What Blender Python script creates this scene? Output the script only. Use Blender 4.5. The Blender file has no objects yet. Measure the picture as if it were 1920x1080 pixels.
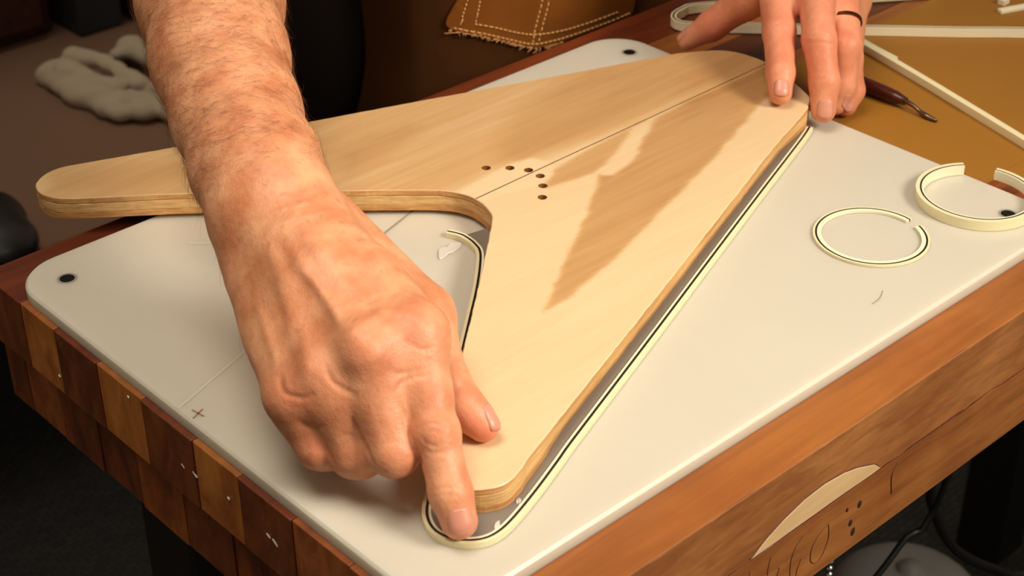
import bpy, bmesh, math, random
import numpy as np
from mathutils import Vector, Matrix, geometry, noise
rng = np.random.default_rng(7); random.seed(7)
sc = bpy.context.scene; col = sc.collection
Z0 = 0.90                                   # height of the cutting-board top above the floor (metres)

# ------------------------------------------------------------------ camera, world, lights, exposure
cam_d = bpy.data.cameras.new('camera'); cam = bpy.data.objects.new('camera', cam_d); col.objects.link(cam); sc.camera = cam
CR = np.array([[0.7345984887, 0.3671501173, -0.5705837817], [-0.6784762384, 0.3901516096, -0.6224561956], [-0.0059206844, 0.8443829184, 0.5357074132]])
cam.matrix_world = Matrix([list(CR[0]) + [0], list(CR[1]) + [0], list(CR[2]) + [Z0 + 0.5], [0, 0, 0, 1]])
cam_d.sensor_width = 36; cam_d.lens = 3109.4897 / 1920 * 36; cam_d.clip_start = 0.05; cam_d.clip_end = 50
cam_d.dof.use_dof = True; cam_d.dof.focus_distance = 0.90; cam_d.dof.aperture_fstop = 15
w = bpy.data.worlds.new('room_glow'); sc.world = w; w.use_nodes = True
w.node_tree.nodes['Background'].inputs[0].default_value = (1.0, 0.80, 0.58, 1); w.node_tree.nodes['Background'].inputs[1].default_value = 0.20
def area(name, loc, target, size, power, color):
    d = bpy.data.lights.new(name, 'AREA'); d.shape = 'DISK'; d.size = size; d.energy = power; d.color = color
    o = bpy.data.objects.new(name, d); col.objects.link(o); o.location = Vector(loc) + Vector((0, 0, Z0))
    o.rotation_euler = (Vector(target) - Vector(loc)).to_track_quat('-Z', 'Y').to_euler(); return o
key = area('studio_softbox', (1.00, -0.80, 1.08), (0.55, 0.44, 0.0), 0.60, 3.4, (1.0, 0.89, 0.74)); key.data.spread = math.radians(55)
area('room_lamp', (0.22, 0.56, 1.40), (0.50, 0.50, 0.0), 0.80, 3.3, (1.0, 0.89, 0.74)).data.spread = math.radians(85)
area('back_fill', (0.75, 2.0, 1.30), (0.95, 1.80, -0.45), 0.40, 1.1, (1.0, 0.86, 0.70)).data.spread = math.radians(70)  # added fill with no real source, lifts the rag and low table
sc.view_settings.view_transform = 'Standard'; sc.view_settings.look = 'None'; sc.view_settings.gamma = 1.0
sc.view_settings.use_curve_mapping = False; sc.view_settings.exposure = 0.10

# ------------------------------------------------------------------ helpers
def lin(r, g, b):
    f = lambda c: c / 12.92 if c <= 0.04045 else ((c + 0.055) / 1.055) ** 2.4
    return (f(r / 255), f(g / 255), f(b / 255), 1)
def tag(o, label=None, cat=None, group=None, kind=None):
    if label: o['label'] = label
    if cat: o['category'] = cat
    if group: o['group'] = group
    if kind: o['kind'] = kind
    return o
def world_loc(o):
    p = Vector((0, 0, 0))
    while o is not None: p = p + o.location; o = o.parent
    return p
def obj(name, V, F, mat, parent=None, smooth=False, origin=None, mats=None, fmat=None):
    """V in board coordinates (board top z=0); links ONE mesh object."""
    V = np.asarray(V, float).reshape(-1, 3) + [0, 0, Z0]
    if parent is not None: org = np.array(world_loc(parent))
    elif origin is not None: org = np.array(origin) + [0, 0, Z0]
    else: org = np.array([(V[:, 0].min() + V[:, 0].max()) / 2, (V[:, 1].min() + V[:, 1].max()) / 2, V[:, 2].min()])
    me = bpy.data.meshes.new(name); me.from_pydata((V - org).tolist(), [], [list(map(int, f)) for f in F]); me.update()
    if mats:
        for m in mats: me.materials.append(m)
        if fmat is not None: me.polygons.foreach_set('material_index', np.asarray(fmat, dtype=np.int32))
    elif mat: me.materials.append(mat)
    if smooth: me.polygons.foreach_set('use_smooth', np.ones(len(me.polygons), bool))
    o = bpy.data.objects.new(name, me); col.objects.link(o)
    if parent is not None: o.parent = parent
    else: o.location = org
    return o
def empty(name, loc, label=None, cat=None, group=None, kind=None):
    o = bpy.data.objects.new(name, None); o.empty_display_size = 0.02; col.objects.link(o)
    o.location = (loc[0], loc[1], loc[2] + Z0); return tag(o, label, cat, group, kind)
def box(x0, x1, y0, y1, z0, z1, bev=0.0, seg=1):
    bm = bmesh.new(); bmesh.ops.create_cube(bm, size=1.0)
    for v in bm.verts: v.co = ((x0 + x1) / 2 + v.co.x * (x1 - x0), (y0 + y1) / 2 + v.co.y * (y1 - y0), (z0 + z1) / 2 + v.co.z * (z1 - z0))
    if bev: bmesh.ops.bevel(bm, geom=list(bm.edges), offset=bev, segments=seg, affect='EDGES', profile=0.5)
    bmesh.ops.recalc_face_normals(bm, faces=bm.faces)
    bm.verts.index_update(); V = [tuple(v.co) for v in bm.verts]; F = [[v.index for v in f.verts] for f in bm.faces]; bm.free(); return V, F
def join(*parts):
    V, F = [], []
    for v, f in parts:
        n = len(V); V += [tuple(p) for p in v]; F += [[i + n for i in q] for q in f]
    return V, F
def catmull(P, step, closed=False):
    P = np.asarray(P, float); n = len(P); out = []
    for i in range(n if closed else n - 1):
        if closed: a, b, c, d = P[(i - 1) % n], P[i], P[(i + 1) % n], P[(i + 2) % n]
        else: a, b, c, d = P[max(i - 1, 0)], P[i], P[i + 1], P[min(i + 2, n - 1)]
        k = max(1, int(round(np.linalg.norm(c - b) / step)))
        for t in np.arange(k) / k:
            out.append(0.5 * ((2 * b) + (-a + c) * t + (2 * a - 5 * b + 4 * c - d) * t * t + (-a + 3 * b - 3 * c + d) * t ** 3))
    if not closed: out.append(P[-1])
    return np.array(out)
def normals2d(P, closed=False):
    T = (np.roll(P, -1, 0) - np.roll(P, 1, 0)) if closed else np.gradient(P, axis=0)
    T = T / np.maximum(np.linalg.norm(T, axis=1, keepdims=True), 1e-9)
    return np.c_[T[:, 1], -T[:, 0]]            # right-hand side of the walking direction
def prism(P, z0, z1, chamfer=0.0):
    """closed outline (CCW) to a solid with an optional top chamfer"""
    P = np.asarray(P); n = len(P); N = normals2d(P, True)
    rings = [np.c_[P, np.full(n, z0)], np.c_[P, np.full(n, z1 - chamfer)]]
    if chamfer: rings.append(np.c_[P - N * chamfer, np.full(n, z1)])
    V = np.concatenate(rings); F = []
    for k in range(len(rings) - 1):
        for i in range(n):
            j = (i + 1) % n; F.append([k * n + i, k * n + j, (k + 1) * n + j, (k + 1) * n + i])
    F.append(list(range((len(rings) - 1) * n, len(rings) * n))); F.append(list(range(n - 1, -1, -1)))
    return V, F
def strip(P, o0, o1, z0, z1, zoff=None, closed=False):
    """ribbon standing on edge along P (2-D), from offset o0 to o1 to the right of the path"""
    P = np.asarray(P); N = normals2d(P, closed); n = len(P)
    zz = np.zeros(n) if zoff is None else np.asarray(zoff)
    a, b = P + N * o0, P + N * o1
    R = [np.c_[a, z0 + zz], np.c_[b, z0 + zz], np.c_[b, z1 + zz], np.c_[a, z1 + zz]]
    V = np.stack(R, 1).reshape(-1, 3); F = []
    for i in range(n if closed else n - 1):
        j = (i + 1) % n
        for k in range(4): F.append([i * 4 + k, j * 4 + k, j * 4 + (k + 1) % 4, i * 4 + (k + 1) % 4])
    if not closed: F += [[0, 1, 2, 3], [4 * n - 1, 4 * n - 2, 4 * n - 3, 4 * n - 4]]
    return V, F
def tube(P, r, seg=8, cap=True):
    P = np.asarray(P, float); n = len(P); r = np.broadcast_to(np.asarray(r, float), (n,))
    T = np.gradient(P, axis=0); T /= np.linalg.norm(T, axis=1, keepdims=True)
    up = np.array([0, 0, 1.0]) if abs(T[0][2]) < 0.9 else np.array([1.0, 0, 0]); V = []
    u = np.cross(T[0], up); u /= np.linalg.norm(u)
    for i in range(n):
        u = u - T[i] * (u @ T[i]); u /= np.linalg.norm(u); v = np.cross(T[i], u)
        for k in range(seg):
            a = 2 * math.pi * k / seg; V.append(P[i] + r[i] * (math.cos(a) * u + math.sin(a) * v))
    F = [[i * seg + k, i * seg + (k + 1) % seg, (i + 1) * seg + (k + 1) % seg, (i + 1) * seg + k] for i in range(n - 1) for k in range(seg)]
    if cap: F += [list(range(seg))[::-1], list(range((n - 1) * seg, n * seg))]
    return V, F
def ellipsoid(c, r, seg=12, rings=8):
    V = [(c[0], c[1], c[2] - r[2])]
    for i in range(1, rings):
        t = -math.pi / 2 + math.pi * i / rings
        for k in range(seg):
            a = 2 * math.pi * k / seg; V.append((c[0] + r[0] * math.cos(t) * math.cos(a), c[1] + r[1] * math.cos(t) * math.sin(a), c[2] + r[2] * math.sin(t)))
    V.append((c[0], c[1], c[2] + r[2])); F = []
    for k in range(seg): F.append([0, 1 + (k + 1) % seg, 1 + k]); F.append([len(V) - 1, 1 + (rings - 2) * seg + k, 1 + (rings - 2) * seg + (k + 1) % seg])
    for i in range(rings - 2):
        for k in range(seg): a = 1 + i * seg; F.append([a + k, a + (k + 1) % seg, a + seg + (k + 1) % seg, a + seg + k])
    return V, F
def blob(cx, cy, rx, ry, z0, z1, rot=0.0, seed=0, n=26, amp=0.25):
    r = np.random.default_rng(seed); a = np.arange(n) * 2 * math.pi / n
    k = 1 + amp * sum(r.normal() * np.cos(m * a + r.uniform(0, 6)) / m for m in (2, 3, 4, 5))
    x, y = rx * k * np.cos(a), ry * k * np.sin(a); c, s = math.cos(rot), math.sin(rot)
    return prism(np.c_[cx + c * x - s * y, cy + s * x + c * y], z0, z1, min(rx, ry, z1 - z0) * 0.45)

# ------------------------------------------------------------------ materials
def new_mat(name):
    m = bpy.data.materials.new(name); m.use_nodes = True; return m, m.node_tree.nodes, m.node_tree.links, m.node_tree.nodes['Principled BSDF']
def plain(name, c, rough=0.5, metal=0.0, var=0.06, scale=40.0, bump=0.0, spec=0.5, sss=0.0):
    m, N, L, B = new_mat(name)
    tc = N.new('ShaderNodeTexCoord'); no = N.new('ShaderNodeTexNoise'); no.inputs['Scale'].default_value = scale; no.inputs['Detail'].default_value = 4
    L.new(tc.outputs['Object'], no.inputs['Vector'])
    mx = N.new('ShaderNodeMix'); mx.data_type = 'RGBA'
    mx.inputs[6].default_value = tuple(x * (1 - var) for x in c[:3]) + (1,); mx.inputs[7].default_value = tuple(min(1, x * (1 + var)) for x in c[:3]) + (1,)
    L.new(no.outputs[0], mx.inputs[0]); L.new(mx.outputs[2], B.inputs['Base Color'])
    B.inputs['Roughness'].default_value = rough; B.inputs['Metallic'].default_value = metal; B.inputs['Specular IOR Level'].default_value = spec
    if sss: B.inputs['Subsurface Weight'].default_value = sss; B.inputs['Subsurface Radius'].default_value = (0.016, 0.015, 0.013); B.inputs['Subsurface Scale'].default_value = 1.0
    if bump:
        b = N.new('ShaderNodeBump'); b.inputs['Strength'].default_value = bump; b.inputs['Distance'].default_value = 0.002; L.new(no.outputs[0], b.inputs['Height']); L.new(b.outputs[0], B.inputs['Normal'])
    return m
def wood(name, c1, c2, stretch=(4, 60, 60), rough=0.45, bump=0.15, scale=1.0, blotch=None, seed=0.0):
    m, N, L, B = new_mat(name)
    tc = N.new('ShaderNodeTexCoord'); mp = N.new('ShaderNodeMapping'); mp.inputs['Scale'].default_value = stretch; mp.inputs['Location'].default_value = (seed, seed * 1.7, seed * 0.6)
    L.new(tc.outputs['Object'], mp.inputs['Vector'])
    n1 = N.new('ShaderNodeTexNoise'); n1.inputs['Scale'].default_value = scale; n1.inputs['Detail'].default_value = 7; n1.inputs['Roughness'].default_value = 0.62; n1.inputs['Distortion'].default_value = 0.5
    L.new(mp.outputs[0], n1.inputs['Vector'])
    n2 = N.new('ShaderNodeTexNoise'); n2.inputs['Scale'].default_value = 14; n2.inputs['Detail'].default_value = 5; L.new(tc.outputs['Object'], n2.inputs['Vector'])
    ramp = N.new('ShaderNodeValToRGB'); ramp.color_ramp.elements[0].position = 0.33; ramp.color_ramp.elements[1].position = 0.68
    ramp.color_ramp.elements[0].color = c1; ramp.color_ramp.elements[1].color = c2; L.new(n1.outputs[0], ramp.inputs[0])
    r2 = N.new('ShaderNodeValToRGB'); r2.color_ramp.elements[0].position = 0.36; r2.color_ramp.elements[1].position = 0.62
    b = blotch or (0.72, 0.62, 0.55, 1); r2.color_ramp.elements[0].color = b; r2.color_ramp.elements[1].color = (1, 1, 1, 1); L.new(n2.outputs[0], r2.inputs[0])
    mx = N.new('ShaderNodeMix'); mx.data_type = 'RGBA'; mx.blend_type = 'MULTIPLY'; mx.inputs[0].default_value = 1.0
    L.new(ramp.outputs[0], mx.inputs[6]); L.new(r2.outputs[0], mx.inputs[7]); L.new(mx.outputs[2], B.inputs['Base Color'])
    B.inputs['Roughness'].default_value = rough
    bp = N.new('ShaderNodeBump'); bp.inputs['Strength'].default_value = bump; bp.inputs['Distance'].default_value = 0.0015; L.new(n1.outputs[0], bp.inputs['Height']); L.new(bp.outputs[0], B.inputs['Normal'])
    return m
M = {}
M['plank_orange'] = wood('plank_orange', lin(140, 82, 32), lin(164, 100, 42), (7, 90, 90), rough=0.5, bump=0.08, blotch=(0.84, 0.76, 0.7, 1))
M['plank_mid'] = wood('plank_mid', lin(120, 58, 22), lin(164, 88, 36), rough=0.5, seed=3.1)
M['plank_dark'] = wood('plank_dark', lin(86, 34, 14), lin(122, 56, 24), rough=0.45, seed=5.7)
M['end_orange'] = wood('end_orange', lin(160, 92, 34), lin(216, 142, 68), (70, 56, 24), 0.5, 0.35, seed=1.3)
M['end_mid'] = wood('end_mid', lin(122, 66, 28), lin(184, 108, 52), (70, 60, 24), 0.5, 0.35, seed=2.3)
M['end_dark'] = wood('end_dark', lin(92, 46, 20), lin(146, 82, 38), (70, 60, 26), 0.45, 0.35, seed=4.3)
M['side_brown'] = wood('side_brown', lin(140, 88, 44), lin(170, 112, 60), (30, 60, 160), 0.6, 0.2, seed=6.1)
M['side_orange'] = wood('side_orange', lin(132, 80, 36), lin(162, 104, 52), (14, 60, 120), 0.55, 0.2, seed=8.1)
M['pale_patch'] = wood('pale_patch', lin(206, 172, 124), lin(222, 190, 142), (8, 60, 120), 0.5, 0.1, blotch=(0.94, 0.92, 0.9, 1))
M['steel_black'] = plain('steel_black', (0.012, 0.011, 0.011, 1), 0.4)
M['black_rubber'] = plain('black_rubber', (0.006, 0.006, 0.006, 1), 0.42)
M['pencil'] = plain('pencil', lin(104, 66, 40), 0.7)
M['hole_dark'] = plain('hole_dark', (0.02, 0.008, 0.004, 1), 0.8)
M['glue'] = plain('glue', lin(212, 206, 198), 0.35, spec=0.6)
M['poly'] = plain('poly', lin(205, 199, 184), 0.34, var=0.03, scale=12, spec=0.45, sss=0.7)
M['poly_line'] = plain('poly_line', lin(216, 210, 192), 0.4)
M['poly_score'] = plain('poly_score', lin(150, 140, 124), 0.5)
M['red_pen'] = plain('red_pen', lin(152, 112, 102), 0.6)
M['screw_dark'] = plain('screw_dark', (0.012, 0.011, 0.01, 1), 0.35, metal=0.6)
M['cream'] = plain('cream', lin(238, 228, 184), 0.32, var=0.03, sss=0.1)
M['cream_pale'] = plain('cream_pale', lin(244, 236, 204), 0.35, var=0.03)
M['black_line'] = plain('black_line', (0.01, 0.009, 0.008, 1), 0.4)
M['grey_plate'] = plain('grey_plate', lin(128, 120, 111), 0.28, var=0.08, scale=18)
M['mustard'] = plain('mustard', lin(152, 102, 26), 0.6, var=0.07, scale=9, bump=0.05)
M['handle_wood'] = wood('handle_wood', lin(58, 16, 10), lin(92, 30, 18), (60, 4, 60), 0.3, 0.05)
M['tool_steel'] = plain('tool_steel', lin(120, 104, 92), 0.28, metal=1.0)
M['floor'] = None
M['apron'] = plain('apron', lin(74, 42, 14), 0.9, spec=0.15, var=0.4, scale=16, bump=0.25)
M['apron_pocket'] = plain('apron_pocket', lin(132, 76, 22), 0.85, spec=0.2, var=0.4, scale=22, bump=0.25)
M['thread'] = plain('thread', lin(232, 180, 110), 0.7)
M['fray'] = plain('fray', lin(206, 150, 96), 0.85)
M['shirt'] = plain('shirt', lin(20, 13, 9), 0.9, spec=0.1, bump=0.2)
M['trousers'] = plain('trousers', lin(20, 13, 9), 0.9, spec=0.1, bump=0.2)
M['shoe'] = plain('shoe', lin(30, 20, 14), 0.5)
M['rag'] = plain('rag', lin(170, 156, 136), 0.95, spec=0.1, var=0.10, scale=30, bump=0.3)
M['table_brown'] = plain('table_brown', lin(112, 82, 62), 0.8, var=0.1, scale=5)
M['cabinet'] = wood('cabinet', lin(58, 24, 12), lin(86, 40, 20), (60, 5, 60), 0.5, 0.1)
M['navy'] = plain('navy', lin(34, 38, 46), 0.6)
M['grey_light'] = plain('grey_light', lin(150, 148, 146), 0.5)
M['chrome'] = plain('chrome', (0.8, 0.8, 0.8, 1), 0.15, metal=1.0)
M['gold'] = plain('gold', lin(110, 66, 34), 0.3, metal=1.0)
M['hair'] = plain('hair', lin(104, 62, 36), 0.5)
M['nail'] = plain('nail', lin(216, 146, 122), 0.36, var=0.05, scale=120, sss=0.1)
M['nail_tip'] = plain('nail_tip', lin(240, 210, 170), 0.3)
M['ply_hi'] = wood('ply_hi', lin(196, 142, 84), lin(228, 180, 116), (5, 90, 400), 0.5, 0.3, blotch=(0.82, 0.75, 0.68, 1))
M['ply_mid'] = wood('ply_mid', lin(206, 160, 98), lin(236, 198, 138), (6, 90, 500), 0.55, 0.3, seed=2.2, blotch=(0.85, 0.8, 0.72, 1))
M['ply_lo'] = wood('ply_lo', lin(184, 128, 72), lin(222, 172, 110), (6, 90, 500), 0.55, 0.3, seed=4.2, blotch=(0.82, 0.75, 0.68, 1))
M['ply_glue'] = plain('ply_glue', lin(96, 54, 26), 0.8)

def carpet():
    m, N, L, B = new_mat('carpet'); tc = N.new('ShaderNodeTexCoord')
    br = N.new('ShaderNodeTexBrick'); br.inputs['Scale'].default_value = 28; br.inputs['Color1'].default_value = (0.045, 0.044, 0.044, 1); br.inputs['Color2'].default_value = (0.030, 0.0295, 0.03, 1); br.inputs['Mortar'].default_value = (0.008, 0.008, 0.008, 1)
    no = N.new('ShaderNodeTexNoise'); no.inputs['Scale'].default_value = 220
    L.new(tc.outputs['Object'], br.inputs['Vector']); L.new(tc.outputs['Object'], no.inputs['Vector']); L.new(br.outputs['Color'], B.inputs['Base Color']); B.inputs['Roughness'].default_value = 0.95
    bp = N.new('ShaderNodeBump'); bp.inputs['Strength'].default_value = 0.6; bp.inputs['Distance'].default_value = 0.004; L.new(no.outputs[0], bp.inputs['Height']); L.new(bp.outputs[0], B.inputs['Normal']); return m
M['floor'] = carpet()

def veneer():
    """pale maple/poplar veneer; attribute 'figure' (0 pale .. 1 dark heartwood) is the wood's own colour"""
    m, N, L, B = new_mat('veneer'); tc = N.new('ShaderNodeTexCoord'); mp = N.new('ShaderNodeMapping'); mp.inputs['Scale'].default_value = (5, 46, 46); L.new(tc.outputs['Object'], mp.inputs['Vector'])
    n1 = N.new('ShaderNodeTexNoise'); n1.inputs['Scale'].default_value = 1.0; n1.inputs['Detail'].default_value = 6; n1.inputs['Distortion'].default_value = 0.9; L.new(mp.outputs[0], n1.inputs['Vector'])
    mp2 = N.new('ShaderNodeMapping'); mp2.inputs['Scale'].default_value = (16, 260, 260); L.new(tc.outputs['Object'], mp2.inputs['Vector'])
    n2 = N.new('ShaderNodeTexNoise'); n2.inputs['Scale'].default_value = 1.0; n2.inputs['Detail'].default_value = 4; L.new(mp2.outputs[0], n2.inputs['Vector'])
    at = N.new('ShaderNodeAttribute'); at.attribute_name = 'figure'
    a1 = N.new('ShaderNodeMath'); a1.operation = 'MULTIPLY_ADD'; a1.inputs[1].default_value = 0.50; a1.inputs[2].default_value = -0.25; L.new(n1.outputs[0], a1.inputs[0])
    a2 = N.new('ShaderNodeMath'); a2.operation = 'MULTIPLY_ADD'; a2.inputs[1].default_value = 0.42; L.new(n2.outputs[0], a2.inputs[0]); 
    a2b = N.new('ShaderNodeMath'); a2b.operation = 'SUBTRACT'; a2b.inputs[1].default_value = 0.21; L.new(a2.outputs[0], a2b.inputs[0])
    L.new(a1.outputs[0], a2.inputs[2])
    # grain shows mostly where the wood is darker
    k = N.new('ShaderNodeMath'); k.operation = 'MULTIPLY_ADD'; k.inputs[1].default_value = 1.05; k.inputs[2].default_value = 0.28; L.new(at.outputs['Fac'], k.inputs[0])
    g = N.new('ShaderNodeMath'); g.operation = 'MULTIPLY'; L.new(a2b.outputs[0], g.inputs[0]); L.new(k.outputs[0], g.inputs[1])
    s = N.new('ShaderNodeMath'); s.operation = 'ADD'; s.use_clamp = True; L.new(at.outputs['Fac'], s.inputs[0]); L.new(g.outputs[0], s.inputs[1])
    rp = N.new('ShaderNodeValToRGB'); e = rp.color_ramp.elements; e[0].position = 0.0; e[0].color = lin(228, 201, 160); e[1].position = 1.0; e[1].color = lin(178, 131, 82)
    q = e.new(0.45); q.color = lin(204, 163, 112); L.new(s.outputs[0], rp.inputs[0]); L.new(rp.outputs[0], B.inputs['Base Color']); B.inputs['Roughness'].default_value = 0.42
    bp = N.new('ShaderNodeBump'); bp.inputs['Strength'].default_value = 0.06; bp.inputs['Distance'].default_value = 0.0006; L.new(n2.outputs[0], bp.inputs['Height']); L.new(bp.outputs[0], B.inputs['Normal']); return m
M['veneer'] = veneer()

def skin():
    m, N, L, B = new_mat('skin'); tc = N.new('ShaderNodeTexCoord')
    def nz(s, d=4, st=None):
        n = N.new('ShaderNodeTexNoise'); n.inputs['Scale'].default_value = s; n.inputs['Detail'].default_value = d
        if st:
            mp = N.new('ShaderNodeMapping'); mp.inputs['Scale'].default_value = st; L.new(tc.outputs['Object'], mp.inputs['Vector']); L.new(mp.outputs[0], n.inputs['Vector'])
        else: L.new(tc.outputs['Object'], n.inputs['Vector'])
        return n
    n1, n2, n3 = nz(55, 5), nz(190, 3), nz(900, 2)
    rp = N.new('ShaderNodeValToRGB'); e = rp.color_ramp.elements; e[0].position = 0.34; e[0].color = lin(202, 130, 90); e[1].position = 0.68; e[1].color = lin(230, 168, 126); L.new(n1.outputs[0], rp.inputs[0])
    fr = N.new('ShaderNodeValToRGB'); f = fr.color_ramp.elements; f[0].position = 0.62; f[0].color = (0, 0, 0, 1); f[1].position = 0.74; f[1].color = (1, 1, 1, 1); L.new(n2.outputs[0], fr.inputs[0])
    fm = N.new('ShaderNodeMath'); fm.operation = 'MULTIPLY'; fm.inputs[1].default_value = 0.45; L.new(fr.outputs[0], fm.inputs[0])
    m1 = N.new('ShaderNodeMix'); m1.data_type = 'RGBA'; m1.inputs[7].default_value = lin(182, 108, 74); L.new(fm.outputs[0], m1.inputs[0]); L.new(rp.outputs[0], m1.inputs[6])
    at = N.new('ShaderNodeAttribute'); at.attribute_name = 'flush'
    m2 = N.new('ShaderNodeMix'); m2.data_type = 'RGBA'; m2.inputs[7].default_value = lin(226, 130, 106); L.new(at.outputs['Fac'], m2.inputs[0]); L.new(m1.outputs[2], m2.inputs[6])
    L.new(m2.outputs[2], B.inputs['Base Color']); B.inputs['Roughness'].default_value = 0.46; B.inputs['Specular IOR Level'].default_value = 0.4
    B.inputs['Subsurface Weight'].default_value = 0.18; B.inputs['Subsurface Radius'].default_value = (0.006, 0.0025, 0.0014); B.inputs['Subsurface Scale'].default_value = 1.0
    ad = N.new('ShaderNodeMath'); ad.operation = 'MULTIPLY_ADD'; ad.inputs[1].default_value = 0.35; L.new(n3.outputs[0], ad.inputs[0]); L.new(n2.outputs[0], ad.inputs[2])
    bp = N.new('ShaderNodeBump'); bp.inputs['Strength'].default_value = 0.42; bp.inputs['Distance'].default_value = 0.0011; L.new(ad.outputs[0], bp.inputs['Height']); L.new(bp.outputs[0], B.inputs['Normal']); return m
M['skin'] = skin()

# ------------------------------------------------------------------ the setting
V, F = box(-3, 5, -3, 5, -0.95, -0.90); tag(obj('floor', V, F, M['floor']), 'dark woven carpet floor under the bench', kind='structure')
V, F = box(-3, 5, 4.2, 4.3, -0.90, 1.8); tag(obj('wall_back', V, F, plain('wall_paint', lin(60, 40, 28), 0.8)), 'dim brown back wall of the workshop', kind='structure')

# ------------------------------------------------------------------ workbench
BX0, BX1, BZ = 0.3272, 1.60, -0.008
bench = empty('workbench', (0.96, 0.595, -0.90), 'worn butcher-block workbench of orange and dark brown planks', 'workbench')
ys = [0.377, 0.424, 0.468, 0.512, 0.556, 0.5955, 0.643, 0.6880, 0.7325, 0.770, 0.8145]
tones = ['mid', 'mid', 'mid', 'dark', 'orange', 'dark', 'orange', 'dark', 'orange', 'dark']
def plank(x0, x1, y0, y1, z0, z1, tone, sidemat=None, jit=0.0):
    V, F = box(x0 + jit, x1, y0 + 0.0001, y1 - 0.0001, z0, z1, 0.0007, 2)
    me_n = []
    for f in F:
        c = np.mean([V[i] for i in f], 0); a = [np.array(V[i]) for i in f]; nn = np.cross(a[1] - a[0], a[2] - a[0]); nn = nn / np.linalg.norm(nn)
        me_n.append(1 if abs(nn[0]) > 0.6 else (2 if nn[1] < -0.6 else 0))
    return obj('plank', V, F, None, bench, mats=[M['plank_' + tone], M['end_' + tone], sidemat or M['plank_' + tone]], fmat=me_n)
for i in range(10):
    t = tones[i]
    plank(BX0, BX1, ys[i], ys[i + 1], -0.0525, BZ, 'orange' if i == 0 else t, M['side_brown'] if i == 0 else None, jit=[0, .0004, .0008, .0002, .0006, 0, .0009, .0003, .0005, .0001][i])
ys2 = [0.377, 0.440, 0.485, 0.531, 0.577, 0.622, 0.667, 0.709, 0.752, 0.790, 0.8145]
t2 = ['orange', 'dark', 'mid', 'dark', 'dark', 'mid', 'dark', 'dark', 'mid', 'dark']
for i in range(10): plank(BX0 + 0.005, BX1, ys2[i], ys2[i + 1], -0.0975, -0.0528, t2[i], M['side_orange'] if i == 0 else None, jit=[0, .001, 0, .0015, .0005, 0, .001, 0, .0005, 0][i])
for (x, y) in ((0.42, 0.43), (0.42, 0.76), (1.50, 0.43), (1.50, 0.76)):
    leg = obj('leg', *box(x - 0.03, x + 0.03, y - 0.03, y + 0.03, -0.885, -0.098, 0.003), M['steel_black'], bench)
    obj('foot', *tube([(x, y, -0.90), (x, y, -0.885)], 0.028, 14), M['chrome'], leg)
YF = 0.377
patch = np.array([[0.5033, -0.0512], [0.5339, -0.0510], [0.5578, -0.0508], [0.5785, -0.0508], [0.5993, -0.0512], [0.6080, -0.0506], [0.6020, -0.0452], [0.5869, -0.0392], [0.5749, -0.0360], [0.5592, -0.0344], [0.5428, -0.0356], [0.5272, -0.0396], [0.5144, -0.0446]])
V, F = prism(patch, 0.0, 0.0012, 0.0003); obj('inlay_patch', [(x, YF + 0.0003 - z, y) for x, y, z in V], F, M['pale_patch'], bench)['label'] = 'pale half-moon wood inlay in the front face'
rim = np.r_[patch[5:], patch[:1]]
obj('inlay_joint', *tube([(x, YF - 0.0002, z) for x, z in catmull(rim, 0.002)], 0.0006, 5), M['pencil'], bench)
def on_front(P, r, step=0.0015): return tube([(x, YF - 0.0001, z) for x, z in catmull(P, step)], r, 5)
wr = [[(0.5675, -0.066), (0.5608, -0.0684), (0.5553, -0.0745), (0.5552, -0.0839), (0.5609, -0.0885), (0.566, -0.0845), (0.569, -0.0756), (0.5675, -0.066)],
      [(0.5458, -0.0619), (0.5402, -0.0666), (0.5378, -0.0745), (0.5383, -0.0836)], [(0.5466, -0.0774), (0.5444, -0.082), (0.5436, -0.0869)],
      [(0.5204, -0.0604), (0.5191, -0.0665), (0.5191, -0.0716)], [(0.5189, -0.0704), (0.5243, -0.0702), (0.5286, -0.0723)], [(0.5286, -0.0723), (0.5272, -0.0771), (0.5270, -0.083)],
      [(0.5045, -0.0603), (0.5030, -0.066), (0.5034, -0.072)]]
obj('pencil_writing', *join(*[on_front(P, 0.00026) for P in wr]), M['pencil'], bench)['label'] = 'handwritten pencil figures'
obj('grain_crack', *on_front([(0.6252, -0.0569), (0.6215, -0.0628), (0.6222, -0.070), (0.6238, -0.0775)], 0.0004), M['pencil'], bench)
for x, z, s in ((0.5941, -0.068, 1), (0.5878, -0.0772, 0.9), (0.5912, -0.0852, 1.1), (0.5831, -0.0656, 0.55)):
    obj('nail_hole', *ellipsoid((x, YF, z), (0.0017 * s, 0.0006, 0.0026 * s), 10, 6), M['hole_dark'], bench)
for k, (y, z) in enumerate([(0.7346, -0.0404), (0.6072, -0.0308), (0.5963, -0.03), (0.5660, -0.0274), (0.5327, -0.0306), (0.5275, -0.0316), (0.6555, -0.013)]):
    V, F = blob(y, z, 0.0011 + 0.0006 * (k % 3), 0.0007, 0, 0.0006, 0.6, 40 + k, 10); obj('glue_speck', [(BX0 + 0.0004 - c, a, b) for a, b, c in V], F, M['glue'], bench)
# worn light arris along the seams of the front face
for (z, a, b, sd) in ((BZ - 0.0006, 0.40, 1.2, 1), (-0.0527, 0.40, 1.2, 2)):
    r = np.random.default_rng(sd); P = [(x, YF + (0.0006 if sd == 1 else -0.0001) , z + r.normal() * 0.00035) for x in np.arange(a, b, 0.012)]
    obj('worn_edge', *tube(P, np.clip(0.00045 + r.normal(size=len(P)) * 0.00022, 0.0001, 0.001), 5), M['side_orange'] if sd == 1 else M['plank_dark'], bench)

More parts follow.
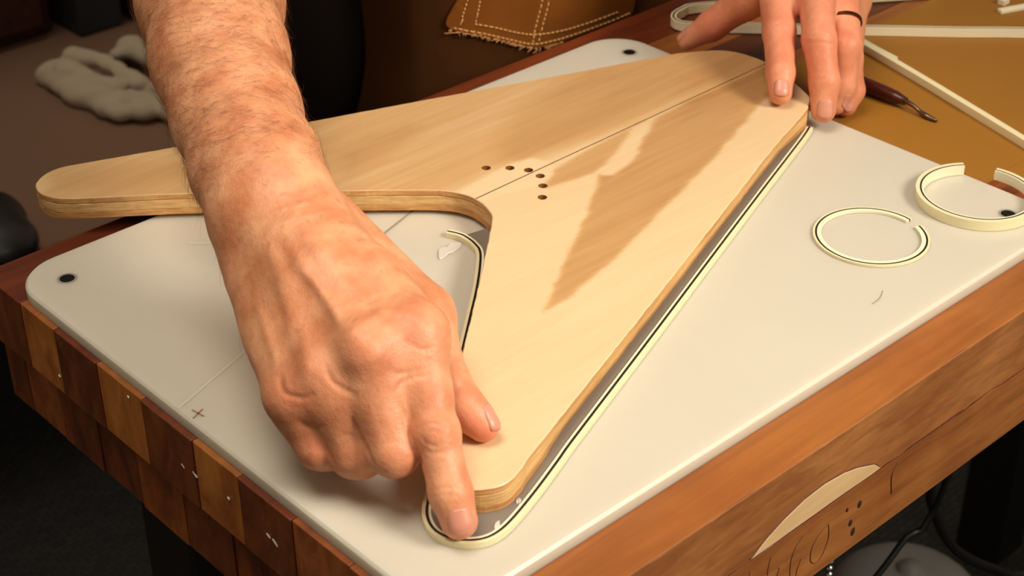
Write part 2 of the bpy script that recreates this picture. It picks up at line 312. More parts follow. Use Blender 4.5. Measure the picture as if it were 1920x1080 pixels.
# ------------------------------------------------------------------ white board on the bench
def rounded(x0, x1, y0, y1, r, n=12):
    P = []
    for cx, cy, a0 in ((x1 - r, y0 + r, -90), (x1 - r, y1 - r, 0), (x0 + r, y1 - r, 90), (x0 + r, y0 + r, 180)):
        for k in range(n + 1): a = math.radians(a0 + 90 * k / n); P.append((cx + r * math.cos(a), cy + r * math.sin(a)))
    return np.array(P)
board = empty('cutting_board', (0.582, 0.598, -0.008), 'milky white plastic board with rounded corners lying on the workbench', 'cutting board')
bo = rounded(0.331, 0.8313, 0.4075, 0.7895, 0.030)
V, F = prism(bo, -0.0079, 0.0, 0.0014); obj('board_slab', V, F, M['poly'], board)
for x, y in ((0.3549, 0.7621), (0.8108, 0.7569), (0.8071, 0.4372)):
    sc_o = obj('screw_hole', *join(tube([(x, y, -0.002), (x, y, 0.00012)], 0.0043, 16), ), M['screw_dark'], board)
    a = np.linspace(0, 2 * math.pi, 25)[:-1]
    obj('hole_rim', *strip(np.c_[x + 0.0050 * np.cos(a), y + 0.0050 * np.sin(a)], -0.0006, 0.0006, -0.0003, 0.00018, closed=True), M['poly'], sc_o)
def line(a, b, wd, z=0.00012, taper=False):
    P = np.linspace(a, b, 12); return strip(P, -wd / 2, wd / 2, -0.0002, z)
obj('score_line', *line((0.5019, 0.6723), (0.3327, 0.6133), 0.0011), M['poly_line'], board)
obj('score_line', *line((0.5517, 0.6879), (0.5019, 0.6723), 0.0013), M['poly_score'], board)
obj('pen_cross', *join(line((0.3367, 0.6072), (0.3381, 0.5984), 0.0009), line((0.3411, 0.6042), (0.3330, 0.6007), 0.0009)), M['red_pen'], board)['label'] = 'small reddish pen cross'
obj('scratch', *strip(catmull([(0.6818, 0.4367), (0.6765, 0.4340), (0.6715, 0.4326), (0.6663, 0.4324)], 0.001), -0.0003, 0.0003, -0.0002, 0.0001), M['poly_score'], board)
for P in ([(0.4270, 0.7480), (0.4330, 0.7420), (0.4400, 0.7385)], [(0.4330, 0.7300), (0.4385, 0.7250), (0.4440, 0.7225)]):
    obj('scratch', *strip(catmull(P, 0.001), -0.0006, 0.0006, -0.0002, 0.0001), M['poly_line'], board)
tag(obj('glue_smear', *blob(0.5335, 0.6365, 0.0085, 0.0045, 0.0001, 0.0008, 0.5, 3, 34, 0.35), M['glue']), 'whitish glue smear on the white board inside the crotch of the V', 'glue')

# ------------------------------------------------------------------ mustard sheet
sheet = np.array([(0.8345, 0.674), (0.8345, 0.4745), (0.8570, 0.4745), (0.8570, 0.385), (1.30, 0.385), (1.30, 0.673)])
SZ = -0.0068
tag(obj('mustard_sheet', *prism(sheet[::1], -0.0079, SZ, 0.0002), M['mustard']), 'mustard yellow paper sheet covering the bench beyond the white board', 'paper sheet')
tag(obj('mustard_strip', *box(0.8345, 1.05, 0.4755, 0.5425, SZ, SZ + 0.0004), M['mustard']), 'narrow mustard paper piece overlapping the big sheet near the carving tool', 'paper sheet')

# ------------------------------------------------------------------ guitar body (three plies), plate under it, edge binding
OUT = [(.8398, .6708), (.8360, .684), (.8275, .694), (.8141, .7025), (.8001, .7095), (.7257, .7363), (.6419, .7676), (.5553, .7987), (.4727, .8285), (.4200, .8490),
       (.4047, .8540), (.393, .8520), (.3845, .8455), (.3808, .836), (.3825, .8255), (.3903, .8150), (.4180, .7935), (.4464, .7708), (.4790, .7425), (.5122, .7129), (.535, .6925), (.5495, .679),
       (.5590, .669), (.5640, .660), (.5658, .6495), (.5640, .638), (.5595, .6275), (.5520, .6195), (.5297, .5995), (.4929, .567), (.4529, .5324), (.42, .506), (.3903, .4840),
       (.382, .4755), (.3785, .466), (.3795, .456), (.3855, .4470), (.393, .442), (.401, .4405), (.412, .4438), (.4309, .4515), (.5518, .4965), (.6859, .5472), (.7450, .5695), (.8000, .5885), (.8080, .5925),
       (.8150, .5965), (.8190, .6000), (.8230, .608), (.8290, .622), (.8350, .639), (.8398, .6534)]
out = catmull(OUT, 0.0022, True)
body = empty('guitar_blank', (0.60, 0.65, 0.0030), 'pale wooden V-shaped guitar body blank with a pencil centre line, lying on the white board', 'guitar body')
holes = [(.5962, .6731), (.6068, .6631), (.6132, .6532), (.6133, .6429), (.6059, .6328), (.5959, .6228)]; HR = 0.0029
def undercut(P, d):
    N_ = normals2d(P, True); k = np.clip((P[:, 0] - .430) / .03, 0, 1) * np.clip((.800 - P[:, 0]) / .03, 0, 1) * (P[:, 1] < .60) * (N_[:, 1] < -.5)
    return P - N_ * (d * k)[:, None]
def jag(P, amp, seed):
    N_ = normals2d(P, True); d = np.array([noise.noise(Vector((p[0] * 120 + seed * 9, p[1] * 120, seed))) + 0.6 * noise.noise(Vector((p[0] * 420, p[1] * 420 + seed * 5, seed))) for p in P])
    return P + N_ * (d * amp)[:, None]
def sd_poly(P, Q):
    P = np.asarray(P); Q = np.asarray(Q); d = np.full(len(P), 1e9); ins = np.zeros(len(P), bool)
    for i in range(len(Q)):
        a, b = Q[i], Q[(i + 1) % len(Q)]; e = b - a; t = np.clip(((P - a) @ e) / (e @ e), 0, 1); d = np.minimum(d, np.linalg.norm(P - a - t[:, None] * e, axis=1))
        c = ((a[1] > P[:, 1]) != (b[1] > P[:, 1])); 
        with np.errstate(divide='ignore', invalid='ignore'): x = a[0] + (P[:, 1] - a[1]) / (b[1] - a[1]) * e[0]
        ins ^= c & (P[:, 0] < x)
    return np.where(ins, -d, d)
FIG = [ # (polygon, strength, edge softness) dark heartwood and pale sapwood figure of the veneer
    ([(0.50, 0.66), (0.58, 0.665), (0.60, 0.668), (0.63, 0.664), (0.70, 0.650), (0.85, 0.655), (0.85, 0.72), (0.60, 0.79), (0.40, 0.87), (0.36, 0.80), (0.50, 0.70)], 0.34, 0.012),
    ([(0.60, 0.655), (0.66, 0.660), (0.75, 0.662), (0.86, 0.650), (0.86, 0.72), (0.74, 0.735), (0.66, 0.715), (0.62, 0.69)], 0.26, 0.014),
    ([(.5275, .7238), (.5479, .7234), (.5804, .7318), (.6046, .7395), (.5995, .7495), (.5727, .7543), (.5422, .7481)], 0.22, 0.008),
    ([(0.5112, 0.5320), (0.5288, 0.5335), (0.5498, 0.5382), (0.5702, 0.5429), (0.6119, 0.556), (0.671, 0.5745), (0.7359, 0.5969), (0.79, 0.6170), (0.822, 0.622), (0.845, 0.640), (0.845, 0.652), (0.8199, 0.6495), (0.7576, 0.6500), (0.7197, 0.6470), (0.6960, 0.6340), (0.672, 0.6185), (0.6456, 0.6124), (0.6399, 0.6195), (0.6280, 0.6085), (0.6169, 0.6012), (0.5994, 0.589), (0.5745, 0.5735), (0.54, 0.5510)], 0.62, 0.0022),
    ([(0.6040, 0.6290), (0.6150, 0.6360), (0.6250, 0.6430), (0.6559, 0.6470), (0.686, 0.6485), (0.7147, 0.651), (0.700, 0.6500), (0.6870, 0.6420), (0.6654, 0.6317), (0.6385, 0.6237), (0.6196, 0.6270)], 0.50, 0.0025),
    ([(.5600, .6600), (.5913, .6636), (.6146, .6672), (.6263, .6628), (.628, .6526), (.6208, .6404), (.6033, .6384), (.5600, .6485)], -0.5, 0.003),
    ([(0.74, 0.640), (0.80, 0.632), (0.84, 0.64), (0.84, 0.67), (0.78, 0.675)], 0.25, 0.02),
    ([(0.40, 0.845), (0.44, 0.83), (0.47, 0.80), (0.43, 0.80), (0.39, 0.83)], 0.16, 0.01)]
def figure(P):
    f = np.full(len(P), 0.06)
    q = P + np.array([[noise.noise(Vector((p[0] * 60, p[1] * 160, 2.2))), noise.noise(Vector((p[0] * 60, p[1] * 160, 7.2)))] for p in P]) * [[0.0025, 0.0011]]
    for poly, s, soft in FIG:
        d = sd_poly(q, poly); t = np.clip(0.5 - d / (2 * soft), 0, 1); f = f + s * t * t * (3 - 2 * t)
    return np.clip(f, 0, 1)
def top_ply():
    P = jag(out, 0.00030, 1); n = len(P); z1, z0, ch = 0.0170, 0.0134, 0.0005
    N_ = normals2d(P, True); inner = P - N_ * ch
    pts = [Vector(p) for p in inner]; edges = [(i, (i + 1) % n) for i in range(n)]
    for hx, hy in holes:
        b = len(pts)
        for k in range(16): a = 2 * math.pi * k / 16; pts.append(Vector((hx + HR * math.cos(a), hy + HR * math.sin(a))))
        edges += [(b + k, b + (k + 1) % 16) for k in range(16)]
    g = np.stack(np.meshgrid(np.arange(.375, .845, .0024), np.arange(.435, .86, .0024)), -1).reshape(-1, 2); g = g + rng.uniform(-.0005, .0005, g.shape)
    keep = sd_poly(g, inner[::2]) < -0.0016
    for h in holes: keep &= np.linalg.norm(g - h, axis=1) > HR + 0.0009
    pts += [Vector(p) for p in g[keep]]
    v2, _, f2, _, _, _ = geometry.delaunay_2d_cdt(pts, edges, [], 1, 1e-7)
    v2 = np.array([tuple(v) for v in v2]); 
    cen = np.array([v2[list(f)].mean(0) for f in f2]); ok = sd_poly(cen, inner) < 0
    for h in holes: ok &= np.linalg.norm(cen - h, axis=1) > HR * 0.97
    f2 = [list(f) for f, k in zip(f2, ok) if k]
    V = np.c_[v2, np.full(len(v2), z1)]; nb = len(V); F = f2
    # side wall: chamfer ring + wall (separate vertices; flat underside)
    W_ = np.concatenate([np.c_[inner, np.full(n, z1)], np.c_[P, np.full(n, z1 - ch)], np.c_[P, np.full(n, z0)]]); fm = [0] * len(F)
    for k in range(2):
        for i in range(n): j = (i + 1) % n; F.append([nb + (k + 1) * n + i, nb + (k + 1) * n + j, nb + k * n + j, nb + k * n + i]); fm.append(0 if k == 0 else 1)
    F.append([nb + 2 * n + i for i in range(n - 1, -1, -1)]); fm.append(1)
    V = np.concatenate([V, W_])
    o = obj('upper_ply', V, F, None, body, mats=[M['veneer'], M['ply_hi']], fmat=fm)
    at = o.data.attributes.new('figure', 'FLOAT', 'POINT'); fv = figure(V[:, :2]); at.data.foreach_set('value', fv.astype(np.float32)); return o
top_ply()
obj('glue_line', *prism(undercut(out - normals2d(out, True) * 0.0009, .0005), 0.0126, 0.0136), M['ply_glue'], body)
obj('middle_ply', *prism(undercut(jag(out, 0.0003, 3), .0014), 0.0072, 0.0129, 0.0003), M['ply_mid'], body)
obj('glue_line', *prism(undercut(out - normals2d(out, True) * 0.0006, .0022), 0.0068, 0.0074), M['ply_glue'], body)
obj('lower_ply', *prism(undercut(jag(out, 0.0003, 5), .0026), 0.0030, 0.0070, 0.0003), M['ply_lo'], body)
cl = np.c_[np.linspace(.5662, .8390, 40), np.linspace(.6487, .6534, 40)]
obj('pencil_line', *strip(cl, -0.00042, 0.00042, 0.0165, 0.01706), M['pencil'], body)
for hx, hy in holes:
    a = np.arange(16) * 2 * math.pi / 16; ring = [np.c_[hx + HR * np.cos(a), hy + HR * np.sin(a), np.full(16, z)] for z in (0.0168, 0.0140)]
    obj('drilled_hole', np.concatenate(ring), [[i, i + 16, (i + 1) % 16 + 16, (i + 1) % 16] for i in range(16)] + [list(range(16, 32))], M['side_brown'], body)

BND = [(0.5435, 0.6493), (0.5464, 0.6427), (0.5471, 0.6371), (0.5456, 0.6272), (0.5399, 0.6161), (0.5169, 0.5930), (0.4901, 0.5694), (0.4671, 0.5493), (0.4272, 0.5136), (0.3920, 0.4829), (0.3799, 0.4724), (0.3710, 0.4644), (0.3660, 0.4573), (0.3638, 0.4498), (0.3650, 0.4422), (0.3693, 0.4354), (0.3763, 0.4305), (0.3847, 0.4295), (0.3963, 0.4320), (0.4168, 0.4390), (0.4395, 0.4478), (0.4568, 0.4548), (0.5087, 0.4744), (0.5623, 0.4947), (0.6500, 0.5282), (0.7232, 0.5560), (0.7863, 0.5797), (0.8062, 0.5880)]
bp_ = catmull(BND, 0.002)
plate_poly = np.concatenate([bp_[6:-2] + normals2d(bp_)[6:-2] * -0.0024, np.array([(.800, .610), (.815, .655), (.79, .690), (.62, .752), (.44, .817), (.42, .813), (.47, .775), (.553, .700), (.574, .672), (.580, .650), (.572, .635)])])
tag(obj('acrylic_plate', *prism(plate_poly, 0.0001, 0.0028), M['grey_plate']), 'glossy grey acrylic template showing beneath the edge of the wooden guitar body', 'template')
def binding(name, P, z0, h, label, cat='binding', group=None, lo=-0.0022, b0=-0.0010, b1=0.0004, hi=0.0021, closed=False, loc=None):
    r = empty(name, loc or (P[len(P) // 2][0], P[len(P) // 2][1], z0), label, cat, group)
    obj('inner_layer', *strip(P, lo, b0, z0, z0 + h), M['cream_pale'], r); obj('black_layer', *strip(P, b0, b1, z0, z0 + h - 0.00005), M['black_line'], r); obj('outer_layer', *strip(P, b1, hi, z0, z0 + h), M['cream'], r); return r
binding('guitar_binding', bp_, 0.0001, 0.0034, 'cream and black edge binding wrapped around the right wing of the wooden body')
for k, (x, y, a, b, lab) in enumerate([(.3665, .4470, .0022, .0010, 'small dried glue drop between the pointing fingertip and the binding'), (.3870, .4335, .0034, .0012, 'largest whitish glue drop inside the rounded binding bend right of the fingertip'), (.4060, .4395, .0030, .0009, 'thin glue drop along the binding where the bend straightens')]):
    tag(obj('glue_drop', *blob(x, y, a, b, 0.0027, 0.0034, 0.4 + k * .2, 70 + k, 18, 0.5), M['glue']), lab, 'glue', 'dried glue drops at the wing tip')

# curled binding offcuts on the board
def circ(cx, cy, r, a0, a1, n=90, dr=0.0): a = np.radians(np.linspace(a0, a1, n)); rr = r + dr * np.linspace(0, 1, n); return np.c_[cx + rr * np.cos(a), cy + rr * np.sin(a)]
binding('binding_ring', circ(.7244, .4767, .0316, 337, -8, 90, 0.0), 0.0002, 0.0014, 'small flat cream binding ring with a black line, nearly closed, on the white board', group='binding rings', lo=0.0024, b0=0.0000, b1=-0.0012, hi=-0.0024)
binding('binding_ring', circ(.8067, .4592, .0338, 375, 48, 90, 0.0015), 0.0002, 0.0064, 'taller cream binding ring with a wide gap, at the right end of the board', group='binding rings', lo=0.0022, b0=0.0013, b1=0.0002, hi=-0.0022)
# long strips on the mustard sheet
SB = SZ + 0.0004
hair = catmull([(1.075, .550), (1.0620, .5740), (1.0467, .5920), (1.020, .6180), (.9850, .6545), (.9400, .7010), (.9120, .7310), (.8955, .7480), (.8850, .7590), (.8790, .7680), (.8800, .7765), (.8880, .7830), (.8990, .7850), (.9114, .7838), (.95, .757), (1.0106, .7150), (1.0458, .6905), (1.07, .674)], 0.004)
binding('binding_strip', hair, SB, 0.0068, 'long cream binding strip bent into a hairpin, on edge behind the left hand', group='loose binding strips', loc=(.97, .68, SB))
diag = catmull([(.9535, .6680), (.9505, .654), (.9360, .600), (.9200, .545), (.9024, .4859), (.885, .430)], 0.006)
binding('binding_strip', diag, SB, 0.0055, 'straight cream binding strip running diagonally over the mustard sheet past the carving tool', group='loose binding strips', lo=-0.0022, b0=-0.0021, b1=-0.0020, hi=0.0028)
short = catmull([(.9595, .668), (.9565, .6575), (.9520, .640), (.9485, .6225)], 0.003)
binding('binding_strip', short, SB, 0.0035, 'short cream binding offcut lying against the diagonal strip', group='loose binding strips', lo=-0.0020, b0=-0.0019, b1=-0.0018, hi=0.0020)
tag(obj('binding_offcut', *box(1.078, 1.14, .6085, .6140, SZ, SZ + 0.003, 0.0004), M['cream_pale']), 'flat cream offcut at the top right corner of the mustard sheet', 'binding').rotation_euler = (0, 0, -0.35)
tag(obj('binding_stub', *box(1.094, 1.102, .627, .633, SZ, SZ + 0.0045, 0.0004), M['cream_pale']), 'small upright cream stub behind the flat offcut', 'binding')

# carving tool on the sheet
tool = empty('carving_tool', (.892, .585, SZ), 'small carving tool with dark red-brown wooden handle and bent steel tip', 'carving tool')
hp = np.array([(.8925, .640, -.0012), (.8920, .628, -.0010), (.8918, .612, -.0010), (.8916, .596, -.0010), (.8914, .585, -.0010), (.8913, .578, -.0010), (.8912, .574, -.0012)])
obj('handle', *tube(catmull(hp, 0.002), np.interp(np.linspace(0, 1, len(catmull(hp, 0.002))), [0, .1, .35, .7, .88, 1], [.0040, .0052, .0056, .0052, .0046, .0030]), 14), M['handle_wood'], tool, smooth=True)
sp = catmull([(.8912, .5750, -.0012), (.8908, .5690, -.0012), (.8902, .5635, -.0022), (.8896, .5580, -.0040), (.8893, .5520, -.0050), (.8893, .5455, -.0052)], 0.001)
obj('shaft', *tube(sp, np.interp(np.linspace(0, 1, len(sp)), [0, .1, .35, .5, .7, 1], [.0022, .0018, .0015, .0014, .0021, .0012]), 10), M['tool_steel'], tool, smooth=True)
obj('ferrule', *tube([(.8913, .5768, -.0011), (.8911, .5728, -.0012)], 0.0031, 12), M['tool_steel'], tool)

# ------------------------------------------------------------------ the person: signed-distance modelling
class Prim:
    def __init__(s, a, b, ra, rb, n=None, fl=1.0):
        s.a = np.array(a, float); s.b = np.array(b, float) + 1e-7; s.ra, s.rb, s.fl = ra, rb, fl
        s.n = None if n is None else np.array(n, float) / np.linalg.norm(n); s.ba = s.b - s.a; s.l2 = s.ba @ s.ba
    def d(s, p):
        pa = p - s.a; t = np.clip((pa @ s.ba) / s.l2, 0, 1); q = pa - t[:, None] * s.ba; r = s.ra + (s.rb - s.ra) * t
        if s.n is None: return np.sqrt(np.einsum('ij,ij->i', q, q)) - r
        c = q @ s.n; l = np.sqrt(np.maximum(np.einsum('ij,ij->i', q, q) + c * c * (1 / s.fl ** 2 - 1), 0)); return (l - r) * (0.5 + 0.5 * s.fl)
def smin(a, b, k):
    h = np.maximum(k - np.abs(a - b), 0) / k; return np.minimum(a, b) - h * h * k * 0.25
class Flesh:
    """palm prims blended softly; fingers blended into the palm but creased against each other"""
    def __init__(s, palm, fingers, kp=0.012, kf=0.004, kj=0.009, ke=0.0011): s.palm, s.fingers, s.kp, s.kf, s.kj, s.ke = palm, fingers, kp, kf, kj, ke; s.all = palm + [q for f in fingers for q in f]
    def __call__(s, p, act=None):
        dp = None
        for q in s.palm:
            if act is None or act[id(q)]: e = q.d(p); dp = e if dp is None else smin(dp, e, s.kp)
        D = dp
        for f in s.fingers:
            df = None
            for q in f:
                if act is None or act[id(q)]: e = q.d(p); df = e if df is None else smin(df, e, s.kf)
            if df is None: continue
            x = df if dp is None else smin(dp, df, s.kj); D = x if D is None else smin(D, x, s.ke)
        return np.full(len(p), 1.0) if D is None else D
def surface(f, h, pad=0.01):
    """naive surface nets on a block-sparse grid -> vertices, quads"""
    lo = np.min([np.minimum(q.a - max(q.ra, q.rb), q.b - max(q.ra, q.rb)) for q in f.all], 0) - pad; hi = np.max([np.maximum(q.a + max(q.ra, q.rb), q.b + max(q.ra, q.rb)) for q in f.all], 0) + pad
    B = 14; nb = np.ceil((hi - lo) / (h * B)).astype(int); dim = nb * B
    ctr = np.stack(np.meshgrid(*[(np.arange(k) + 0.5) * B * h - 0.5 * h for k in nb], indexing='ij'), -1).reshape(-1, 3) + lo
    per = {id(q): q.d(ctr) for q in f.all}; dc = f(ctr); rad = B * h * 0.5 * 1.74
    val = np.repeat(np.repeat(np.repeat(dc.reshape(nb), B, 0), B, 1), B, 2).astype(np.float32)
    loc = np.stack(np.meshgrid(*[np.arange(B)] * 3, indexing='ij'), -1).reshape(-1, 3) * h
    for bi in np.nonzero(np.abs(dc) < rad * 1.9 + 0.006)[0]:
        i, j, k = np.unravel_index(bi, nb); o = lo + np.array([i, j, k]) * B * h; m = min(v[bi] for v in per.values())
        act = {q: v[bi] < m + 2 * rad * 1.5 + 0.02 for q, v in per.items()}
        val[i * B:(i + 1) * B, j * B:(j + 1) * B, k * B:(k + 1) * B] = f(loc + o, act).reshape(B, B, B)
    S = val < 0
    c = [(x, y, z) for x in (0, 1) for y in (0, 1) for z in (0, 1)]
    sl = lambda A, d: A[d[0]:dim[0] - 1 + d[0], d[1]:dim[1] - 1 + d[1], d[2]:dim[2] - 1 + d[2]]
    an = np.zeros(tuple(dim - 1), bool); al = np.ones(tuple(dim - 1), bool)
    for d in c: an |= sl(S, d); al &= sl(S, d)
    cells = np.argwhere(an & ~al); idx = np.full(tuple(dim - 1), -1, np.int32); idx[tuple(cells.T)] = np.arange(len(cells))
    acc = np.zeros((len(cells), 3)); cnt = np.zeros(len(cells))
    for ax in range(3):
        for o1 in (0, 1):
            for o2 in (0, 1):
                d0 = [0, 0, 0]; d0[(ax + 1) % 3] = o1; d0[(ax + 2) % 3] = o2; d1 = list(d0); d1[ax] = 1
                p0 = cells + d0; p1 = cells + d1; v0 = val[tuple(p0.T)]; v1 = val[tuple(p1.T)]; m = (v0 < 0) != (v1 < 0)
                t = np.where(m, v0 / np.where(m, v0 - v1, 1), 0); q = p0.astype(float); q[:, ax] += t; acc[m] += q[m]; cnt[m] += 1
    V = acc / cnt[:, None] * h + lo; Q = []
    for ax in range(3):
        a1, a2 = (ax + 1) % 3, (ax + 2) % 3; e = [slice(None)] * 3; g = [slice(None)] * 3; e[ax] = slice(0, dim[ax] - 1); g[ax] = slice(1, dim[ax])
        E = np.argwhere(S[tuple(e)] != S[tuple(g)]); E = E[(E[:, a1] > 0) & (E[:, a2] > 0) & (E[:, a1] < dim[a1] - 1) & (E[:, a2] < dim[a2] - 1)]
        k = []
        for u, v in ((0, 0), (1, 0), (1, 1), (0, 1)): q = E.copy(); q[:, a1] -= u; q[:, a2] -= v; k.append(idx[tuple(q.T)])
        k = np.stack(k, 1); s = S[tuple(E.T)]; k[~s] = k[~s][:, ::-1]; Q.append(k)
    Q = np.concatenate(Q); Q = Q[(Q >= 0).all(1)]
    for _ in range(2):                                   # pull the vertices onto the exact surface
        for s0 in range(0, len(V), 20000):
            p = V[s0:s0 + 20000]; e = h * 0.6; T = np.array([[1, -1, -1], [-1, -1, 1], [-1, 1, -1], [1, 1, 1.]]); vs = [f(p + e * t) for t in T]
            G = sum(v[:, None] * t for v, t in zip(vs, T)); g = np.linalg.norm(G, axis=1) / (4 * e); G = G / np.maximum(np.linalg.norm(G, axis=1, keepdims=True), 1e-9)
            d = sum(vs) / 4; V[s0:s0 + 20000] = p - G * np.clip(d / np.maximum(g, 0.3), -h, h)[:, None]
    return V, Q
def grad(f, p, e=0.0008):
    T = np.array([[1, -1, -1], [-1, -1, 1], [-1, 1, -1], [1, 1, 1.]]); G = sum(f(p + e * t)[:, None] * t for t in T); return G / np.maximum(np.linalg.norm(G, axis=1, keepdims=True), 1e-9)
CX, CY, CZ = CR[:, 0], CR[:, 1], CR[:, 2]; EYE = np.array([0, 0, 0.5])   # chart axes used while sculpting relief on the back of the hand
def chart(p): c = (p - EYE) @ CR; return np.c_[960 - 3109.49 * c[:, 0] / c[:, 2], 540 + 3109.49 * c[:, 1] / c[:, 2]]
def pt(u, v, Z): return CR @ (np.array([u - 960, -(v - 540), -3109.49]) * Z / 3109.49) + EYE

# ---- right arm: forearm, wrist, hand with the index finger stretched out
R_ = dict(EL=(0.5186, 0.8585, 0.1459), F0=(0.4781, 0.7771, 0.1295), F1=(0.4501, 0.7283, 0.1176), F2=(0.4284, 0.6829, 0.1071), F3=(0.4113, 0.6430, 0.0985), WR=(0.3992, 0.6132, 0.0920),
 wi=(0.4034, 0.6017, 0.0869), wm=(0.3963, 0.6035, 0.0871), wr=(0.3921, 0.6094, 0.0838), wp=(0.3890, 0.6186, 0.0762),
 I0=(0.3977, 0.4998, 0.0707), M0=(0.3733, 0.5041, 0.0702), R0=(0.3586, 0.5191, 0.0570), P0=(0.3478, 0.5295, 0.0447),
 I1=(0.3797, 0.4657, 0.0418), I2=(0.3717, 0.4473, 0.0222), I3=(0.3698, 0.4397, 0.0120),
 M1=(0.3641, 0.4770, 0.0327), R1=(0.3564, 0.4978, 0.0244), P1=(0.3468, 0.5128, 0.0241), M2=(0.3785, 0.4967, 0.0242), R2=(0.3689, 0.5142, 0.0195), P2=(0.3577, 0.5259, 0.0211),
 M3=(0.3864, 0.5090, 0.0339), R3=(0.3779, 0.5258, 0.0276), P3=(0.3677, 0.5358, 0.0283), TC=(0.4232, 0.5973, 0.0768), T1=(0.4236, 0.5247, 0.0581), T2=(0.4133, 0.4927, 0.0379), T3=(0.4135, 0.4731, 0.0262),
 pa=(0.4053, 0.6168, 0.0710), pb=(0.3926, 0.5307, 0.0508), ha=(0.3913, 0.6138, 0.0527), hb=(0.3653, 0.5493, 0.0340), th=(0.4220, 0.5547, 0.0539))
R_ = {k: np.array(v) for k, v in R_.items()}
E1 = np.array([0.530, 0.880, 0.155])
def P_(a, b, ra, rb, n=None, fl=1.0): return Prim(R_[a] if isinstance(a, str) else a, R_[b] if isinstance(b, str) else b, ra, rb, n, fl)
palm = [P_('F0', E1, .0400, .0430, CZ, .95), P_('F0', 'F1', .0395, .0355, CZ, .9), P_('F1', 'F2', .0355, .0318, CZ, .85), P_('F2', 'F3', .0318, .0305, CZ, .78), P_('F3', 'WR', .0305, .0300, CZ, .72),
        P_('WR', (R_['wm'] + R_['M0']) / 2, .0280, .0240, CZ, .62),
        P_('wi', 'I0', .0150, .0132), P_('wm', 'M0', .0150, .0130), P_('wr', 'R0', .0148, .0126), P_('wp', 'P0', .0145, .0120),
        P_('pa', 'pb', .0180, .0160), P_('ha', 'hb', .0150, .0140), P_('TC', 'T1', .0160, .0130), P_('th', 'pb', .0150, .0130)]
up = CZ
for a, off, r in (('I0', .0062, .0105), ('M0', .0058, .0105), ('R0', .0050, .0098), ('P0', .0040, .0090)): palm.append(Prim(R_[a] + up * off, R_[a] + up * off + 1e-5, r, r))
def finger(*js): return [P_(a, b, ra, rb) for (a, ra), (b, rb) in zip(js[:-1], js[1:])]
fI = finger(('I0', .0128), ('I1', .0101), ('I2', .0096), ('I3', .0086)); fI.append(Prim(R_['I1'] + up * .0014, R_['I1'] + up * .0014 + 1e-5, .0100, .0100))
I0b = R_['I0'] * .45 + R_['I1'] * .55; fI.append(Prim(I0b, I0b + (R_['I1'] - R_['I0']) * .1, .0108, .0106))
fM = finger(('M0', .0124), ('M1', .0112), ('M2', .0098), ('M3', .0088)); fR = finger(('R0', .0116), ('R1', .0107), ('R2', .0092), ('R3', .0084)); fP = finger(('P0', .0106), ('P1', .0092), ('P2', .0082), ('P3', .0074))
R_['T2'] = pt(845, 727, .790); R_['T3'] = pt(906, 799, .7845)
fT = finger(('T1', .0122), ('T2', .0101), ('T3', .0077)); fT.append(Prim(R_['T2'] * .5 + R_['T3'] * .5 - CX * .001, R_['T2'] * .3 + R_['T3'] * .7 - CX * .001, .0096, .0090))
hn = np.cross(R_['I0'] - R_['P0'], R_['wm'] - R_['M0']); hn /= np.linalg.norm(hn)
if hn @ CZ < 0: hn = -hn
kc = (R_['I0'] + R_['M0'] + R_['R0'] + R_['P0']) / 4; wc = (R_['wi'] + R_['wp']) / 2
palm += [Prim(wc * .75 + kc * .25 + hn * .001, wc * .40 + kc * .60 + hn * .0005, .0300, .0320, hn, .43), Prim(wc * .40 + kc * .60 + hn * .0005, wc * .12 + kc * .88 - hn * .0005, .0320, .0330, hn, .40)]
for (u1, v1, z1, u2, v2, z2, r1, r2) in ((735, 640, .768, 726, 718, .764, .0122, .0105), (650, 680, .768, 650, 758, .766, .0122, .0105), (580, 718, .778, 584, 778, .778, .0118, .0095)):   # webs between the knuckles
    palm.append(Prim(pt(u1, v1, z1), pt(u2, v2, z2), r1, r2))
for (u1, v1, z1, u2, v2, z2, r1, r2) in ((726, 718, .765, 758, 800, .764, .0105, .0088), (650, 758, .767, 690, 846, .768, .0105, .0088), (584, 778, .779, 624, 842, .781, .0095, .0082)):
    palm.append(Prim(pt(u1, v1, z1), pt(u2, v2, z2), r1, r2))
palm.append(Prim(pt(650, 560, .790), pt(600, 610, .792), .016, .016)); palm.append(Prim(pt(700, 540, .795), pt(740, 590, .790), .015, .014))
arm_r = Flesh(palm, [fI, fM, fR, fP, fT], kp=.011, kj=.011, ke=.0016)
